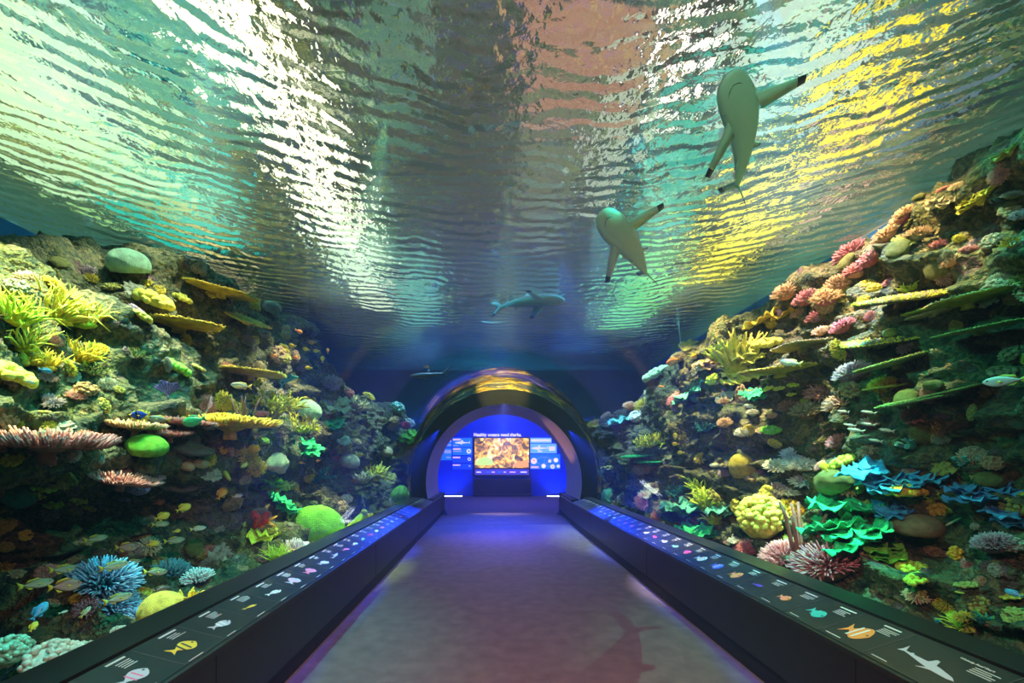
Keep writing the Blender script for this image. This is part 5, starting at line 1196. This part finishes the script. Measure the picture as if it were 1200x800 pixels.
# ------------------------------------------------------------------ sharks
def shark_skin(name, back, belly):
    m, nt, n, l = nmat(name); b = n['Principled BSDF']; tc = n.new('ShaderNodeTexCoord'); sp = n.new('ShaderNodeSeparateXYZ'); l.new(tc.outputs['Normal'], sp.inputs[0])
    r = n.new('ShaderNodeValToRGB'); e = r.color_ramp.elements; e[0].position = .45; e[0].color = c4(belly); e[1].position = .62; e[1].color = c4(back)
    a = n.new('ShaderNodeMath'); a.operation = 'MULTIPLY_ADD'; a.inputs[1].default_value = .5; a.inputs[2].default_value = .5; l.new(sp.outputs['Z'], a.inputs[0]); l.new(a.outputs[0], r.inputs[0])
    l.new(r.outputs[0], b.inputs['Base Color']); b.inputs['Roughness'].default_value = .5; return m
BLK = simple('fin_tip_black', (.015,.02,.02), .6)
def shark(loc, rotm, L, bend, label, back=(.3,.22,.17), belly=(.5,.66,.48)):
    root = empty('reef_shark', loc); root.rotation_euler = rotm.to_euler(); root.scale = (L, L, L); tag(root, label, 'shark')
    sk = shark_skin('shark_skin', back, belly)
    def cur(x): t = max(0, .25-x); return Vector((x+bend*bend*t*t*.6, bend*t*t*1.5, 0))
    G = 1.22
    prof = [(.5,.012,.010),(.485,.035,.022),(.455,.058,.036),(.41,.072,.047),(.34,.082,.058),(.26,.088,.066),(.18,.088,.070),(.08,.082,.066),(-.02,.073,.060),(-.12,.061,.052),(-.22,.047,.042),(-.30,.033,.032),(-.36,.024,.024),(-.40,.018,.02),(-.43,.010,.014)]
    q = MB(); n = 20; vs = []
    for x, w, h in prof:
        c = cur(x)
        for j in range(n):
            g = 2*PI*j/n; z = math.sin(g); vs.append((c.x, c.y+w*G*math.cos(g), 1.1*h*z*(.8 if z < 0 else 1)))
    k = len(prof); fs = [(i*n+j, (i+1)*n+j, (i+1)*n+(j+1) % n, i*n+(j+1) % n) for i in range(k-1) for j in range(n)]+[tuple(range(n)), tuple(range((k-1)*n, k*n))[::-1]]
    q.add(vs, fs); b = q.build('body', sk, root)
    def fin(nm, rt0, rt1, tip0, tip1, t=.008, dark=.8):
        """swept fin from root edge to tip edge with a black tip"""
        rows = []
        for f in (0, .4, dark, 1):
            a = Vector(rt0).lerp(Vector(tip0), f); c = Vector(rt1).lerp(Vector(tip1), f); tt = t*(1-f*.75); nn = (Vector(rt1)-Vector(rt0)).cross(Vector(tip0)-Vector(rt0)).normalized()
            mid = a.lerp(c, .4); rows.append([a, mid+nn*tt, c, mid-nn*tt])
        for a0, a1, nme, m in ((0, 3, nm, sk), (2, 4, nm+'_tip', BLK)):
            g = MB(); rr = rows[a0:a1]; g.add([v for r_ in rr for v in r_], [(i*4+j, i*4+(j+1) % 4, (i+1)*4+(j+1) % 4, (i+1)*4+j) for i in range(len(rr)-1) for j in range(4)]+[(len(rr)*4-4, len(rr)*4-3, len(rr)*4-2, len(rr)*4-1)])
            if a0 == 0: o1 = g.build(nme, m, root)
            else: g.build('black_tip', m, o1)
    for s in (-1, 1):
        fin('pectoral_fin', (.24,s*.09,-.03), (.09,s*.09,-.035), (.06,s*.34,-.07), (.01,s*.32,-.07), .012, .82)
        fin('pelvic_fin', (-.10,s*.045+cur(-.1).y,-.025), (-.16,s*.035+cur(-.16).y,-.02), (-.17,s*.10+cur(-.17).y,-.035), (-.185,s*.09+cur(-.18).y,-.03), .006, .8)
    c = cur(.05); fin('dorsal_fin', (.10,c.y,.06), (-.02,c.y,.05), (-.03,c.y,.17), (-.05,c.y,.165), .012, .75)
    c = cur(-.27); fin('second_dorsal_fin', (c.x+.03,c.y,.02), (c.x-.03,c.y,.02), (c.x-.03,c.y,.06), (c.x-.045,c.y,.055), .005, .8)
    fin('anal_fin', (c.x+.03,c.y,-.02), (c.x-.03,c.y,-.02), (c.x-.03,c.y,-.055), (c.x-.045,c.y,-.05), .005, .8)
    c = cur(-.41); e = cur(-.55); fin('tail_fin', (c.x+.04,c.y,.014), (c.x-.03,c.y,-.004), (e.x-.03,e.y,.21), (e.x-.075,e.y,.185), .014, .75)
    fin('lower_tail_lobe', (c.x+.04,c.y,-.008), (c.x-.03,c.y,.004), (e.x+.03,cur(-.48).y,-.13), (e.x+.015,cur(-.48).y,-.115), .008, .7)
    mo = MB(); mo.tube([(.395,-.045,-.034),(.425,-.025,-.036),(.44,0,-.035),(.425,.025,-.036),(.395,.045,-.034)], .0035, 5); mo.build('mouth', simple('mouth_line', (.12,.2,.14), .6), root)
    for s in (-1, 1):
        ey = MB(); ey.ball((.43, s*.066, .012), .008, 8, 6); ey.build('eye', EYE_M, root)
        for g_ in range(4):
            gs = MB(); x = .30-.02*g_; gs.tube([(x, s*.098, .02), (x, s*.0985, -.012), (x-.004, s*.088, -.03)], .0022, 4); gs.build('gill_slit', simple('gill', (.15,.2,.15), .6), root)
def look_frame(head, tail, side_up):
    """x towards the head; z as near to side_up as can be"""
    X = (head-tail).normalized(); Y = Vector(side_up).cross(X).normalized(); Z = X.cross(Y).normalized(); return Matrix((X, Y, Z)).transposed()
def shark_px(hx, hy, tx, ty, dh, dt, bend, label, roll=0, face=.5, **k):
    h, t = at(hx, hy, dh), at(tx, ty, dt); L = (h-t).length*1.02; m = look_frame(h, t, (Vector((0,0,1))*(1-face)+ray(hx,hy).normalized()*face)) @ Matrix.Rotation(R(roll), 3, 'X')
    shark((h+t)/2, m, L, bend, label, **k)
shark_px(852,90, 896,198, 2.6, 3.35, -.28, 'large pale green bellied reef shark gliding overhead at upper right', roll=26, belly=(.42,.68,.46))
shark_px(703,251, 768,314, 4.0, 4.9, -.12, 'smaller pale bellied reef shark overhead, left of the large one', roll=30, belly=(.55,.64,.42))
shark_px(661,352, 576,352, 6.7, 6.9, .25, 'faint bluish reef shark under the surface above the tunnel end', face=.2, back=(.45,.4,.5), belly=(.2,.42,.42))
shark_px(481,441, 524,438, 10.8, 10.9, .1, 'small dark reef shark far away left above the portal', face=0, back=(.04,.06,.05), belly=(.1,.14,.1))
# rope hanging beside the right bank
q = MB(); q.tube([at(793,360,8.2), at(797,395,8.1), at(801,430,8.0), at(806,470,8.0), at(812,505,7.9)], .014, 6)
tag(q.build('hanging_rope', simple('rope_grey', (.35,.42,.38), .8)), 'thin pale rope hanging down from the surface on the right', 'rope')
